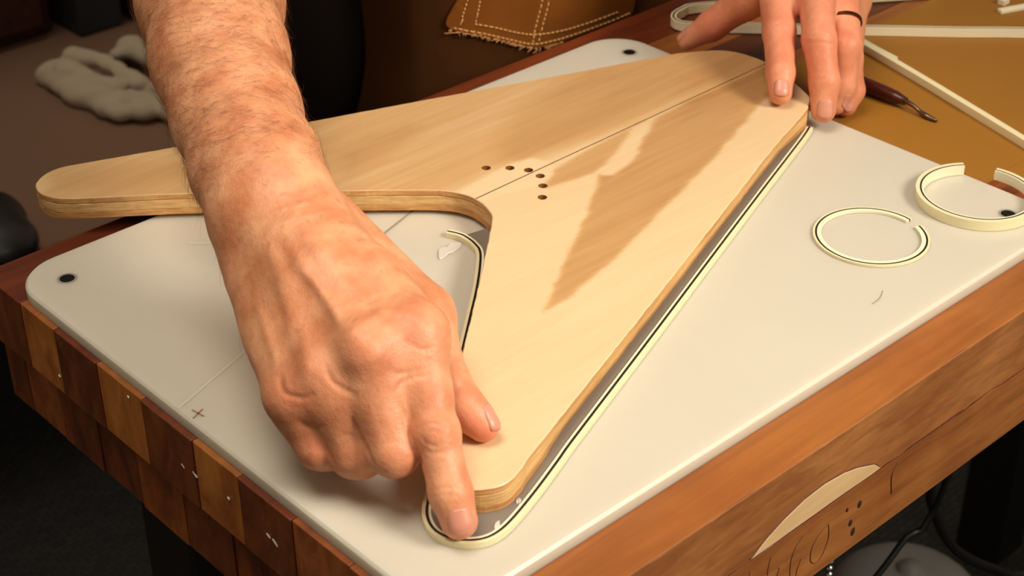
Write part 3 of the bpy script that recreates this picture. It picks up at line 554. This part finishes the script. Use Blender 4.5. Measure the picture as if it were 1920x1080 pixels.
# ---- left arm: fingers spread over the neck end of the guitar body
L_ = dict(LE=(1.0519, 0.8459, 0.1766), LW=(0.9177, 0.6976, 0.1040), I0=(0.8589, 0.6689, 0.0734), M0=(0.8682, 0.6426, 0.0807), R0=(0.8865, 0.6325, 0.0698), P0=(0.9112, 0.6387, 0.0473),
 I1=(0.8239, 0.6336, 0.0510), I2=(0.8019, 0.6128, 0.0352), I3=(0.7937, 0.6053, 0.0262), M1=(0.8301, 0.6051, 0.0525), M2=(0.8209, 0.5907, 0.0297), M3=(0.8150, 0.5852, 0.0135),
 R1=(0.8526, 0.5998, 0.0424), R2=(0.8467, 0.5952, 0.0177), R3=(0.8415, 0.5955, 0.0060), P1=(0.8708, 0.6085, 0.0252), P2=(0.8581, 0.5945, 0.0103), P3=(0.8515, 0.5933, 0.0018),
 TC=(0.8983, 0.6935, 0.0786), T1=(0.8646, 0.6950, 0.0444), T2=(0.8500, 0.7138, 0.0227), T3=(0.8401, 0.7279, 0.0095),
 wi=(0.9055, 0.6995, 0.1025), wm=(0.9092, 0.6909, 0.1058), wr=(0.9179, 0.6881, 0.1024), wp=(0.9339, 0.6903, 0.0941), pa=(0.9306, 0.7009, 0.0842), pb=(0.8991, 0.6597, 0.0600))
L_ = {k: np.array(v) for k, v in L_.items()}
def Q_(a, b, ra, rb, n=None, fl=1.0): return Prim(L_[a] if isinstance(a, str) else a, L_[b] if isinstance(b, str) else b, ra, rb, n, fl)
E2 = np.array([1.065, .865, .186])
lpalm = [Q_('LW', 'LE', .0300, .0420, CZ, .85), Q_('LE', E2, .0420, .0425), Q_('LW', (L_['wm'] + L_['M0']) / 2, .0270, .0240, CZ, .7), Q_('wi', 'I0', .0140, .0128), Q_('wm', 'M0', .0140, .0128), Q_('wr', 'R0', .0140, .0122), Q_('wp', 'P0', .0140, .0115),
         Q_('pa', 'pb', .0180, .0160), Q_('TC', 'T1', .0155, .0125)]
def lf(*js): return [Q_(a, b, ra, rb) for (a, ra), (b, rb) in zip(js[:-1], js[1:])]
gI = lf(('I0', .0125), ('I1', .0108), ('I2', .0092), ('I3', .0079)); gM = lf(('M0', .0125), ('M1', .0110), ('M2', .0098), ('M3', .0084))
gR = lf(('R0', .0118), ('R1', .0104), ('R2', .0092), ('R3', .0080)); gP = lf(('P0', .0105), ('P1', .0090), ('P2', .0084), ('P3', .0074)); gT = lf(('T1', .0128), ('T2', .0108), ('T3', .0070))
for (u1, v1, z1, u2, v2, z2, r1, r2) in ((1490, -55, 1.135, 1497, 8, 1.118, .0125, .0095), (1553, -45, 1.13, 1562, 25, 1.118, .0120, .0090), (1585, -20, 1.15, 1588, 30, 1.135, .0115, .009), (1440, -60, 1.155, 1412, -12, 1.16, .0120, .009)):
    lpalm.append(Prim(pt(u1, v1, z1), pt(u2, v2, z2), r1, r2))
arm_l = Flesh(lpalm, [gI, gM, gR, gP, gT], kp=.010)
# ---- trunk, upper arms, neck, head, legs (coarse; all but a little of it is above or behind the frame)
SR, SL = np.array([.650, .985, .430]), np.array([1.030, 1.000, .450]); NK, HD = np.array([.838, .960, .510]), np.array([.828, .915, .665])
def B_(a, b, ra, rb, n=None, fl=1.0): return Prim(a, b, ra, rb, n, fl)
fwd = np.array([0.0, 1.0, 0.0])
trunk = [B_((.80, 1.06, -.02), (.92, 1.06, -.02), .135, .135, fwd, .8), B_((.80, 1.04, .14), (.90, 1.04, .14), .130, .130, fwd, .82), B_((.76, 1.00, .33), (.92, 1.00, .33), .130, .130, fwd, .85), B_(SR, SL, .060, .060),
         B_(SR, E1, .052, .043), B_(SL, E2, .052, .043), B_(NK - [0, 0, .06], HD - [0, 0, .05], .055, .055),
         B_((.795, 1.07, -.05), (.775, 1.05, -.46), .090, .058), B_((.775, 1.05, -.46), (.765, 1.09, -.83), .056, .040), B_((.765, 1.09, -.84), (.755, .95, -.875), .038, .028),
         B_((.925, 1.07, -.05), (.945, 1.05, -.46), .090, .058), B_((.945, 1.05, -.46), (.955, 1.09, -.83), .056, .040), B_((.955, 1.09, -.84), (.965, .95, -.875), .038, .028)]
skull = [B_(HD + [0, .030, .030], HD + [0, .012, .035], .080, .080), B_(HD + [0, -.015, -.02], HD + [0, -.030, -.075], .064, .040), B_(HD + [0, -.070, .015], HD + [0, -.092, -.022], .008, .012),
         B_(HD + [.078, .02, -.005], HD + [.080, .024, .030], .012, .016), B_(HD + [-.078, .02, -.005], HD + [-.080, .024, .030], .012, .016), B_(HD + [-.030, -.056, .030], HD + [.030, -.056, .030], .017, .017), B_(HD + [-.016, -.066, -.062], HD + [.016, -.066, -.062], .008, .008)]
hull = Flesh(trunk, [skull], kp=.05, kf=.02, kj=.02, ke=.01)
vr, qr = surface(arm_r, .00125); vl, ql = surface(arm_l, .0015); vt, qt = surface(hull, .007, .03)

def chart_dist(P, poly):
    d = np.full(len(P), 1e9); poly = np.asarray(poly, float)
    for a, b in zip(poly[:-1], poly[1:]): e = b - a; t = np.clip(((P - a) @ e) / (e @ e), 0, 1); d = np.minimum(d, np.linalg.norm(P - a - t[:, None] * e, axis=1))
    return d
def relief(f, V, lines, deps=()):
    """raise (+) or sink (-) soft lines on the camera-side skin: veins, tendons, wrinkles"""
    G = grad(f, V); face = np.clip((G @ CZ) * 2.0, 0, 1); uv = chart(V); amt = np.zeros(len(V))
    for poly, wd, h in lines:
        c = catmull(poly, 4.0) if len(poly) > 2 else np.asarray(poly, float); box_ = (uv[:, 0] > c[:, 0].min() - 4 * wd) & (uv[:, 0] < c[:, 0].max() + 4 * wd) & (uv[:, 1] > c[:, 1].min() - 4 * wd) & (uv[:, 1] < c[:, 1].max() + 4 * wd)
        ii = np.nonzero(box_)[0]
        if len(ii): d = chart_dist(uv[ii], c); ends = np.minimum(np.linalg.norm(uv[ii] - c[0], axis=1), np.linalg.norm(uv[ii] - c[-1], axis=1)); amt[ii] += h * np.exp(-(d / wd) ** 2) * np.clip(0.35 + ends / (4 * wd), 0, 1)
    return V + G * (amt * face)[:, None]
mm = 0.001
lines_r = [([(640, 640), (668, 618), (695, 600), (722, 585), (760, 588), (785, 600)], 9, .9 * mm), ([(560, 500), (600, 545), (628, 590), (645, 630)], 9, .7 * mm), ([(700, 480), (712, 540), (722, 585)], 10, .7 * mm),
    ([(520, 520), (540, 590), (548, 650)], 10, .6 * mm), ([(600, 470), (660, 500), (700, 480)], 11, .5 * mm), ([(480, 560), (505, 640), (520, 690)], 9, .5 * mm),
    ([(548, 420), (640, 520), (745, 620)], 16, .9 * mm), ([(525, 430), (600, 540), (665, 640)], 15, .9 * mm), ([(500, 450), (545, 560), (580, 680)], 14, .8 * mm),
    ([(600, 560), (640, 610), (655, 640)], 14, -.5 * mm), ([(700, 600), (722, 640), (737, 690)], 15, -.5 * mm), ([(595, 610), (620, 660), (640, 700)], 13, -.4 * mm), ([(535, 640), (552, 690), (565, 730)], 12, -.4 * mm),
    ([(612, 690), (622, 715), (640, 728), (662, 738)], 5, -.7 * mm), ([(525, 705), (532, 735), (562, 746), (585, 742)], 5, -.7 * mm), ([(744, 742), (747, 728), (757, 716), (776, 707), (800, 704)], 5, -.9 * mm), ([(735, 690), (745, 700), (775, 697), (805, 690)], 5, -.5 * mm),
    ([(690, 575), (705, 560), (745, 548)], 5, -.5 * mm), ([(760, 640), (790, 655), (812, 650)], 5, -.4 * mm),
    ([(784, 812), (790, 801), (808, 793), (826, 797), (838, 801)], 3.2, -.55 * mm), ([(790, 815), (796, 828), (812, 836), (824, 836)], 3.2, -.5 * mm), ([(800, 812), (812, 806), (826, 812)], 3, -.45 * mm), ([(796, 842), (815, 850), (842, 846)], 3.2, -.4 * mm), ([(800, 782), (820, 777), (836, 782)], 3.2, -.35 * mm),
    ([(812, 920), (832, 914), (856, 916), (876, 920)], 3.2, -.3 * mm), ([(812, 932), (834, 928), (860, 930)], 3.0, -.25 * mm),
    ([(470, 432), (505, 405), (560, 385), (620, 372)], 5, .5 * mm), ([(500, 436), (545, 412), (600, 400), (645, 394)], 5, .5 * mm), ([(480, 422), (530, 396), (600, 380)], 3, -.4 * mm), ([(455, 440), (440, 470), (432, 495)], 6, -.7 * mm), ([(462, 455), (447, 490)], 5, -.6 * mm), ([(448, 425), (430, 450)], 5, -.5 * mm),
    ([(744, 748), (756, 775), (770, 820), (790, 872)], 4, -1.0 * mm), ([(660, 786), (672, 812), (690, 850), (704, 880)], 4, -1.0 * mm), ([(590, 802), (602, 822), (616, 850), (626, 874)], 4, -.9 * mm), ([(560, 790), (585, 803), (605, 800)], 4, -.7 * mm), ([(858, 690), (872, 682), (880, 690)], 3.2, -.35 * mm), ([(862, 704), (876, 694), (886, 702)], 3.2, -.35 * mm), ([(866, 716), (880, 708)], 3, -.3 * mm), ([(640, 820), (655, 815), (668, 822)], 4, -.3 * mm), ([(715, 835), (740, 828), (765, 838)], 4, -.3 * mm)]
lines_l = [([(1445, 48), (1466, 43), (1490, 48)], 2.6, -.45 * mm), ([(1444, 58), (1468, 54), (1492, 58)], 2.6, -.4 * mm), ([(1512, 70), (1535, 66), (1560, 70)], 2.6, -.4 * mm), ([(1510, 82), (1535, 79), (1562, 83)], 2.6, -.4 * mm), ([(1448, 128), (1466, 125), (1484, 129)], 2.4, -.3 * mm), ([(1530, 150), (1550, 147), (1568, 151)], 2.4, -.3 * mm),
    ([(1470, -10), (1480, 20), (1492, 40)], 6, .5 * mm), ([(1535, 0), (1545, 25)], 6, .5 * mm)]
vr = relief(arm_r, vr, lines_r); vl = relief(arm_l, vl, lines_l)
lump = np.array([noise.noise(Vector(p) * 90) * 0.6 + noise.noise(Vector(p) * 230) * 0.3 for p in vr]); vr = vr + grad(arm_r, vr) * (lump * 0.00028)[:, None]

person = empty('person', (.86, 1.0, -.90), 'person in a brown apron with hairy bare forearms bent over the bench', 'person')
def raw(name, V, F):
    me = bpy.data.meshes.new(name); me.from_pydata((np.asarray(V) + [0, 0, Z0]).tolist(), [], np.asarray(F).tolist()); me.update(); o = bpy.data.objects.new(name, me); col.objects.link(o); return o
tr, ar, al_ = raw('body', vt, qt), raw('tmp_r', vr, qr), raw('tmp_l', vl, ql)
for o in (ar, al_):
    md = tr.modifiers.new('u', 'BOOLEAN'); md.operation = 'UNION'; md.object = o; md.solver = 'MANIFOLD' if 'MANIFOLD' in {e.identifier for e in md.bl_rna.properties['solver'].enum_items} else 'EXACT'
dg = bpy.context.evaluated_depsgraph_get(); me = bpy.data.meshes.new_from_object(tr.evaluated_get(dg)); nv = len(me.vertices)
C = np.empty(nv * 3); me.vertices.foreach_get('co', C); C = C.reshape(-1, 3); print('BODY', nv, len(vt), len(vr), len(vl))
for o in (tr, ar, al_): bpy.data.objects.remove(o)
C = C - [0, 0, Z0]; me.vertices.foreach_set('co', (C + [0, 0, Z0] - np.array(world_loc(person))).ravel()); me.update()
me.polygons.foreach_set('use_smooth', np.ones(len(me.polygons), bool)); me.materials.clear(); me.materials.append(M['skin']); me.name = 'body'
FL = [(R_['I3'], .013, .55), (R_['I1'] + up * .01, .010, .25), (R_['I0'] + up * .012, .016, .38), (R_['M0'] + up * .012, .014, .30), (R_['R0'] + up * .010, .014, .36), (R_['P0'] + up * .009, .014, .34), (R_['M1'], .014, .35), (R_['R1'], .014, .38), (R_['P1'], .014, .42), (R_['T3'], .015, .75), (R_['T2'], .012, .25),
      (L_['I3'], .011, .5), (L_['M3'], .011, .45), (L_['M2'], .012, .30), (L_['P3'], .012, .6), (L_['R1'], .013, .8), (L_['T2'], .022, .85), (L_['T1'], .022, .75), (L_['I2'], .012, .3), (L_['M1'], .012, .3), (L_['I1'] , .012, .15), ((L_['I1'] + L_['M1']) / 2, .07, .50), (R_['I1'], .05, .16), (R_['M1'], .05, .18)]
fl = np.zeros(nv)
for c, s, k in FL: fl = np.maximum(fl, k * np.exp(-(((C - c) ** 2).sum(1)) / (s * s)))
at = me.attributes.new('flush', 'FLOAT', 'POINT'); at.data.foreach_set('value', fl.astype(np.float32))
bo_ = bpy.data.objects.new('body', me); col.objects.link(bo_); bo_.parent = person; bo_['label'] = 'bare ruddy skin'

def nail(f, base, tip, ddir, width, length, back, parent, name='fingernail'):
    """curved nail plate seated on the fingertip skin"""
    base, tip, ddir = map(np.array, (base, tip, ddir)); ax = tip - base; ax /= np.linalg.norm(ax); ddir = ddir - ax * (ddir @ ax); ddir /= np.linalg.norm(ddir); sd = np.cross(ax, ddir)
    nu, nv_ = 15, 13; G = []
    for i in range(nu):
        for j in range(nv_):
            u = i / (nu - 1); v = j / (nv_ - 1) * 2 - 1; e = math.sqrt(max(0, 1 - (abs(2 * u - 1) ** 3.2))) if u < .5 else math.sqrt(max(0, 1 - (abs(2 * u - 1) ** 4.5)))
            G.append(tip + ax * (length * (u - 1) + back) + sd * (v * width / 2 * (0.35 + 0.65 * e)) + ddir * 0.022)
    G = np.array(G)
    for _ in range(40): G = G - ddir * np.clip(f(G)[:, None] * 0.8, -.004, .004)
    n = grad(f, G); u = np.repeat(np.linspace(0, 1, nu), nv_); v = np.tile(np.linspace(-1, 1, nv_), nu)
    lift = 0.00045 * (1 - np.abs(v) ** 4) * (0.4 + 0.6 * np.clip(u * 4, 0, 1)) + 0.0004 * u ** 3
    T = G + n * lift[:, None]; Bm = G - n * 0.0006; V = np.concatenate([T, Bm]); k = nu * nv_; F = []
    for i in range(nu - 1):
        for j in range(nv_ - 1): a = i * nv_ + j; F.append([a, a + nv_, a + nv_ + 1, a + 1]); F.append([k + a, k + a + 1, k + a + nv_ + 1, k + a + nv_])
    rimi = [j for j in range(nv_)] + [i * nv_ + nv_ - 1 for i in range(1, nu)] + [(nu - 1) * nv_ + j for j in range(nv_ - 2, -1, -1)] + [i * nv_ for i in range(nu - 2, 0, -1)]
    for a, b in zip(rimi, rimi[1:] + rimi[:1]): F.append([a, b, k + b, k + a])
    o = obj(name, V, F, M['nail'], parent, smooth=True)
    tipf = T[(nu - 2) * nv_:nu * nv_]; return o
nails = bo_
nail(arm_r, R_['I2'], R_['I3'], CZ + .15 * CX, .0118, .0118, .0060, bo_)
nail(arm_r, R_['T2'], R_['T3'], CX * .85 + CZ * .30 + CY * .55, .0115, .0125, .0062, bo_)
nail(arm_l, L_['I2'], L_['I3'], CZ + .1 * CY, .0100, .0110, .0050, bo_)
nail(arm_l, L_['M2'], L_['M3'], CZ + .1 * CY, .0108, .0120, .0050, bo_)
nail(arm_l, L_['P2'], L_['P3'], CZ + .1 * CY, .0088, .0095, .0045, bo_)
nail(arm_l, L_['T2'], L_['T3'], CY * .9 + CZ * .5 - CX * .2, .0105, .0125, .0050, bo_)
# wedding band on the left ring finger
ra = L_['R0'] * .36 + L_['R1'] * .64; rd = L_['R1'] - L_['R0']; rd /= np.linalg.norm(rd); u0 = np.cross(rd, [0, 0, 1.0]); u0 /= np.linalg.norm(u0); v0 = np.cross(rd, u0)
V, F = [], []
for i in range(36):
    a = 2 * math.pi * i / 36; rr = u0 * math.cos(a) + v0 * math.sin(a)
    for dr, dx in ((-.0006, -.0014), (.0007, -.0011), (.0007, .0011), (-.0006, .0014)): V.append(ra + rr * (.0114 + dr) + rd * dx)
for i in range(36):
    for k in range(4): F.append([i * 4 + k, i * 4 + (k + 1) % 4, ((i + 1) % 36) * 4 + (k + 1) % 4, ((i + 1) % 36) * 4 + k])
obj('finger_ring', V, F, M['gold'], bo_)['label'] = 'thin gold wedding band'
# forearm hair: fine tapering strands rooted in the skin
def hairs(name, f, V, sel_w, n, ln, flow, rad, seed):
    r = np.random.default_rng(seed); p = sel_w / sel_w.sum(); ii = r.choice(len(V), n, p=p); P0 = V[ii]; Nn = grad(f, P0); VV, FF = [], []
    fl_ = np.array(flow, float)
    for q, nn in zip(P0, Nn):
        d = fl_ + r.normal(size=3) * 0.35; d = d - nn * (d @ nn); d /= np.linalg.norm(d) + 1e-9; L_h = ln * r.uniform(.5, 1.25); sidev = np.cross(nn, d); bend = r.normal() * .35; b = len(VV)
        rise = r.uniform(.06, .30)
        for k, t in enumerate((0, .35, .7, 1.0)):
            c = q + d * (L_h * t) + nn * (L_h * (rise * t + .05 - .10 * t * t)) + sidev * (bend * L_h * t * t); w_ = rad * (1 - .85 * t)
            for a in (0, 2.094, 4.189): VV.append(c + w_ * (sidev * math.cos(a) + nn * math.sin(a)))
        for k in range(3):
            for a in range(3): FF.append([b + k * 3 + a, b + k * 3 + (a + 1) % 3, b + k * 3 + 3 + (a + 1) % 3, b + k * 3 + 3 + a])
    o = obj(name, VV, FF, M['hair'], bo_); o['kind'] = 'stuff'; return o
uvr = chart(vr); along = (vr - R_['WR']) @ (R_['F0'] - R_['WR']) / np.linalg.norm(R_['F0'] - R_['WR'])
wgt = np.clip((along + .004) / .03, 0, 1) * (along < .25) * np.clip((grad(arm_r, vr) @ CZ) + .45, 0, 1) + .03 * np.clip((along + .07) / .05, 0, 1) * (along < 0)
hairs('forearm_hair', arm_r, vr, wgt, 3600, .0115, -CX * .80 - CY * .25 + CZ * 0, .000055, 5)

# ---- clothing
def shell(prims, off, kp, h, name, mat, parent, cut=None, pad=.02):
    ps = [Prim(q.a, q.b, q.ra + off, q.rb + off, q.n, q.fl) for q in prims]; V, F = surface(Flesh(ps, [], kp=kp), h, pad)
    if cut is not None: k = cut(V); F = F[k[F].all(1)]; u = np.unique(F); mp = np.full(len(V), -1); mp[u] = np.arange(len(u)); V = V[u]; F = mp[F]
    return obj(name, V, F, mat, parent, smooth=True)
slv = lambda s, e: s + (e - s) * .62
sh = trunk[:4] + [Prim(SR, slv(SR, E1), .056, .052), Prim(SL, slv(SL, E2), .056, .052)]
shell(sh, .009, .05, .010, 'shirt', M['shirt'], person)['label'] = 'dark short-sleeved shirt'
shell([trunk[0]] + [trunk[7], trunk[8], trunk[10], trunk[11]], .010, .04, .011, 'trousers', M['trousers'], person)
shell([trunk[9]], .008, .01, .008, 'shoe', M['shoe'], person); shell([trunk[12]], .008, .01, .008, 'shoe', M['shoe'], person)
shell([skull[0]], .008, .02, .007, 'hair', M['hair'], person, cut=lambda V: (V[:, 2] > HD[2] + .02 + .9 * np.maximum(0, HD[1] - .02 - V[:, 1]) - .6 * np.maximum(0, V[:, 1] - HD[1])))
for s in (-1, 1): obj('eye', *ellipsoid(HD + np.array([s * .030, -.072, .012]), (.011, .007, .0065), 12, 8), M['black_line'], person, smooth=True)
# apron: a hanging sheet with folds
AC = catmull([(.745, 1.16), (.728, 1.06), (.722, .99), (.724, .930), (.735, .895), (.757, .8735), (.8068, .860), (.860, .850), (.905, .845), (.955, .850), (1.02, .880), (1.08, .95), (1.11, 1.06)], .008)
zs = np.linspace(-.52, .17, 60)
def apron_pt(i, z, off=0.0):
    N_ = AN[i]; s = i / len(AC); fold = .006 * math.sin(s * 46 + z * 3) * np.clip((-.03 - z) / .2, 0, 1) + .005 * math.sin(s * 17 + 1 + z * 6)
    if .34 < s < .80: fold *= .35
    q = AC[i] + N_ * (fold + off + .05 * max(0, -z - .04)); return (q[0], q[1], z)
AN = normals2d(AC); 
if (AN[len(AC) // 2][1] > 0): AN = -AN
V, F = [], []; na = len(AC)
for off in (0, -.0018):
    for z in zs:
        for i in range(na): V.append(apron_pt(i, z, off))
nz_ = len(zs); kk = nz_ * na
for j in range(nz_ - 1):
    for i in range(na - 1): a = j * na + i; F += [[a, a + 1, a + na + 1, a + na], [kk + a, kk + a + na, kk + a + na + 1, kk + a + 1]]
for i in range(na - 1): F += [[i, kk + i, kk + i + 1, i + 1], [(nz_ - 1) * na + i + 1, kk + (nz_ - 1) * na + i + 1, kk + (nz_ - 1) * na + i, (nz_ - 1) * na + i]]
apron = obj('apron', V, F, M['apron'], person, smooth=True); apron['label'] = 'brown canvas apron'
def on_apron(x, z, off):
    k = int(np.argmin(np.abs(AC[:, 0] - x) + (AC[:, 1] > .95) * 9)); k = min(max(k, 1), na - 2)
    g = (x - AC[k][0]) / (AC[k + 1][0] - AC[k - 1][0] + 1e-9) * 2; g = max(-1, min(1, g)); a = np.array(apron_pt(k, z, off)); b = np.array(apron_pt(k + 1 if g > 0 else k - 1, z, off)); return a + (b - a) * abs(g)
PO = [(.7445, .0030), (.7640, -.0065), (.7860, -.0170), (.8068, -.0265), (.8200, -.0290), (.8500, -.0280), (.8800, -.0265), (.9045, -.0250), (.9110, .010), (.9180, .070), (.9200, .115), (.9180, .120), (.87, .122), (.82, .122), (.781, .120), (.777, .115), (.764, .070), (.753, .030)]
po = catmull(PO, .004, True); gx = np.stack(np.meshgrid(np.arange(.74, .94, .006), np.arange(-.035, .155, .006)), -1).reshape(-1, 2); gx = gx[sd_poly(gx, po) < -.003]
v2, _, f2, _, _, _ = geometry.delaunay_2d_cdt([Vector(p) for p in po] + [Vector(p) for p in gx], [(i, (i + 1) % len(po)) for i in range(len(po))], [], 1, 1e-7)
v2 = np.array([tuple(v) for v in v2]); f2 = [list(f) for f in f2 if sd_poly(v2[list(f)].mean(0)[None], po)[0] < 0]; n2 = len(v2); npo = len(po)
V = [on_apron(x, z, .0034) for x, z in v2] + [on_apron(x, z, .0) for x, z in v2[:npo]]
F = f2 + [[i, (i + 1) % npo, n2 + (i + 1) % npo, n2 + i] for i in range(npo)]
pocket = obj('pocket', V, F, M['apron_pocket'], apron); pocket['label'] = 'stitched patch pocket'
def stitches(P, ln=.0026, gap=.0014, r=.00055):
    c = catmull(P, .0005); out_ = []; k = 0; step = int((ln + gap) / .0005)
    while k + int(ln / .0005) < len(c):
        a, b = c[k], c[k + int(ln / .0005)]; m_ = (a + b) / 2; out_.append(tube([on_apron(*a, .0036), on_apron(*m_, .0042), on_apron(*b, .0036)], r, 5)); k += step
    return out_
ST = []
ST += stitches([(.7800, .113), (.7620, .045), (.7530, .0085), (.7505, .0030)]); ST += stitches([(.7880, .113), (.7700, .045), (.7630, .0120), (.7610, .0030)]); ST += stitches([(.7480, .0015), (.7660, -.0055), (.7870, -.0150), (.8080, -.0240), (.8280, -.0258), (.8500, -.0255), (.8800, -.0240), (.9020, -.0225)])
ST += stitches([(.7610, .0030), (.7760, -.0030), (.7960, -.0120), (.8120, -.0170), (.8350, -.0195), (.8600, -.0195), (.8900, -.0180)]); ST += stitches([(.8370, .113), (.8220, .0400), (.8160, .0080), (.8110, -.0090), (.8080, -.0235)]); ST += stitches([(.8440, .113), (.8290, .0400), (.8225, .0080), (.8170, -.0100), (.8130, -.0240)])
st = obj('stitching', *join(*ST), M['thread'], apron); st['kind'] = 'stuff'; st['label'] = 'pale stitching thread'
fr_ = [tube([on_apron(x, z, .0030), on_apron(x + rng.normal() * .0012, z - abs(rng.normal()) * .0008, .0042), on_apron(x + rng.normal() * .002, z - abs(rng.normal()) * .0014, .0036)], .00035, 4) for x, z in [po[i] for i in range(npo) if po[i][0] < .835 and po[i][1] < .002] for _ in range(4)]
fo = obj('frayed_hem', *join(*fr_), M['fray'], apron); fo['kind'] = 'stuff'; fo['label'] = 'pale frayed pocket edge'

# ------------------------------------------------------------------ dim things behind and below
TZ = -0.45
low = empty('low_table', (1.0, 1.75, -.90), 'low dull brown table in the dim background behind the bench', 'table')
obj('table_top', *box(.30, 1.75, 1.52, 2.35, TZ - .03, TZ, .004), M['table_brown'], low)
for x, y in ((.36, 1.58), (1.69, 1.58), (.36, 2.29), (1.69, 2.29)): obj('leg', *box(x - .03, x + .03, y - .03, y + .03, -.90, TZ - .0295), M['cabinet'], low)
# crumpled grey rag: two folded lobes of cloth
def crumple(prims, k, seed, h=.0035):
    f = Flesh(prims, [], kp=k); V, F = surface(f, h, .03); G = grad(f, V, .002); r = np.random.default_rng(seed).uniform(0, 50)
    d = np.array([noise.noise(Vector((p[0] * 16 + r, p[1] * 16, p[2] * 20))) * .005 + noise.noise(Vector((p[0] * 14 + p[1] * 10, p[1] * 46 + p[0] * 30 + r, p[2] * 24))) * .005 for p in V]); V = V + G * d[:, None]; V[:, 2] = np.maximum(V[:, 2], TZ + .0005); return V, F
wz = lambda u, v, h=TZ: (lambda r: r * ((h - .5) / r[2]) + EYE)(CR @ np.array([u - 960, -(v - 540), -3109.49]))
def rag_cap(a, b, ra, rb, h): A, B2 = wz(*a) + [0, 0, h], wz(*b) + [0, 0, h]; return Prim(A, B2, ra, rb, (0, 0, 1), .62)
ragp = [rag_cap((112, 152), (170, 185), .030, .034, .010), rag_cap((165, 185), (232, 226), .030, .015, .010), rag_cap((140, 140), (200, 154), .013, .012, .030), rag_cap((200, 154), (268, 192), .012, .014, .030), rag_cap((125, 162), (225, 196), .015, .013, .026), rag_cap((150, 185), (240, 214), .014, .012, .018), rag_cap((252, 205), (272, 224), .016, .019, .012), rag_cap((262, 186), (330, 200), .015, .020, .020), rag_cap((270, 205), (330, 225), .014, .018, .012)]
rag = obj('crumpled_rag', *crumple(ragp, .005, 4, .003), M['rag'], smooth=True); tag(rag, 'crumpled grey cloth rag lying on the low brown table', 'rag')
ragp2 = [rag_cap((222, 130), (250, 116), .010, .016, .022), rag_cap((250, 116), (330, 150), .017, .024, .022)]
V, F = crumple(ragp2, .01, 9); obj('fold', V, F, M['rag'], rag, smooth=True)
cab = empty('cabinet', (.98, 2.6, -.90), 'dark wooden cabinet standing beyond the low table', 'cabinet')
obj('side_panel', *box(.55, 1.00, 2.05, 2.35, TZ + .0005, .35, .004), M['cabinet'], cab); obj('door', *box(.57, .98, 2.03, 2.05, TZ + .02, .33, .004), M['cabinet'], cab)
tag(obj('storage_box', *box(1.015, 1.085, 2.00, 2.10, TZ + .0005, -.25, .005, 2), M['navy']), 'dark navy box standing beside the cabinet on the low table', 'box')
tag(obj('wooden_block', *box(1.10, 1.30, 1.99, 2.10, TZ + .0005, -.25, .005, 2), M['cabinet']), 'brown wooden block standing right of the navy box', 'block')
lumpv, lumpf = surface(Flesh([rag_cap((-50, 470), (10, 485), .06, .04, .02), rag_cap((-20, 440), (-70, 490), .04, .05, .02)], [], kp=.03), .006, .03); lumpv[:, 2] = np.maximum(lumpv[:, 2], TZ + .0005)
tag(obj('black_bag', lumpv, lumpf, M['steel_black'], smooth=True), 'black soft bag at the left edge of the low brown table', 'bag')
# cables, bead chain, pale bin under the bench
c1 = catmull([(.8600, .5, -.115), (.8690, .5, -.23), (.8794, .5, -.2848), (.8919, .5, -.3203), (.9330, .5, -.3823), (1.0013, .5, -.4446), (1.0709, .5, -.4911), (1.2, .52, -.50), (1.3, .55, -.42), (1.34, .56, -.10)], .01)
tag(obj('thick_cable', *tube(c1, .0042, 10), M['black_rubber'], smooth=True), 'thick glossy black cable hanging in a loop under the bench', 'cable')
c2 = catmull([(.876, .46, -.10), (.8656, .485, -.2924), (.8493, .495, -.3164), (.8219, .50, -.3442), (.78, .52, -.40), (.70, .56, -.60), (.66, .6, -.894)], .01)
tag(obj('thin_cable', *tube(c2, .0026, 8), M['black_rubber'], smooth=True), 'thin black cord dropping to the floor left of the cable loop', 'cable')
tag(obj('bead_chain', *join(*[ellipsoid((.7610 + .0005 * math.sin(k), .5, -.104 - .0062 * k), (.0029, .0029, .0029), 8, 6) for k in range(48)]), M['chrome'], smooth=True), 'shiny bead chain hanging below the front edge of the bench', 'chain')
a = np.linspace(0, math.pi / 2, 8); prof = [(.075, -.90), (.085, -.55)] + [(.085 * math.cos(t) , -.55 + .052 * math.sin(t)) for t in a[1:-1]] + [(.012, -.498), (.012, -.492)]
V, F = [], []
for r, z in prof:
    for k in range(28): t = 2 * math.pi * k / 28; V.append((1.205 + r * math.cos(t), .692 + r * math.sin(t), z - .20 + .0005 if z > -.89 else z + .0005))
for i in range(len(prof) - 1):
    for k in range(28): F.append([i * 28 + k, i * 28 + (k + 1) % 28, (i + 1) * 28 + (k + 1) % 28, (i + 1) * 28 + k])
F += [list(range(28))[::-1], [len(V) - 28 + k for k in range(28)]]
tag(obj('domed_bin', V, F, M['grey_light'], smooth=True), 'pale grey bin with a domed lid standing under the bench', 'bin')
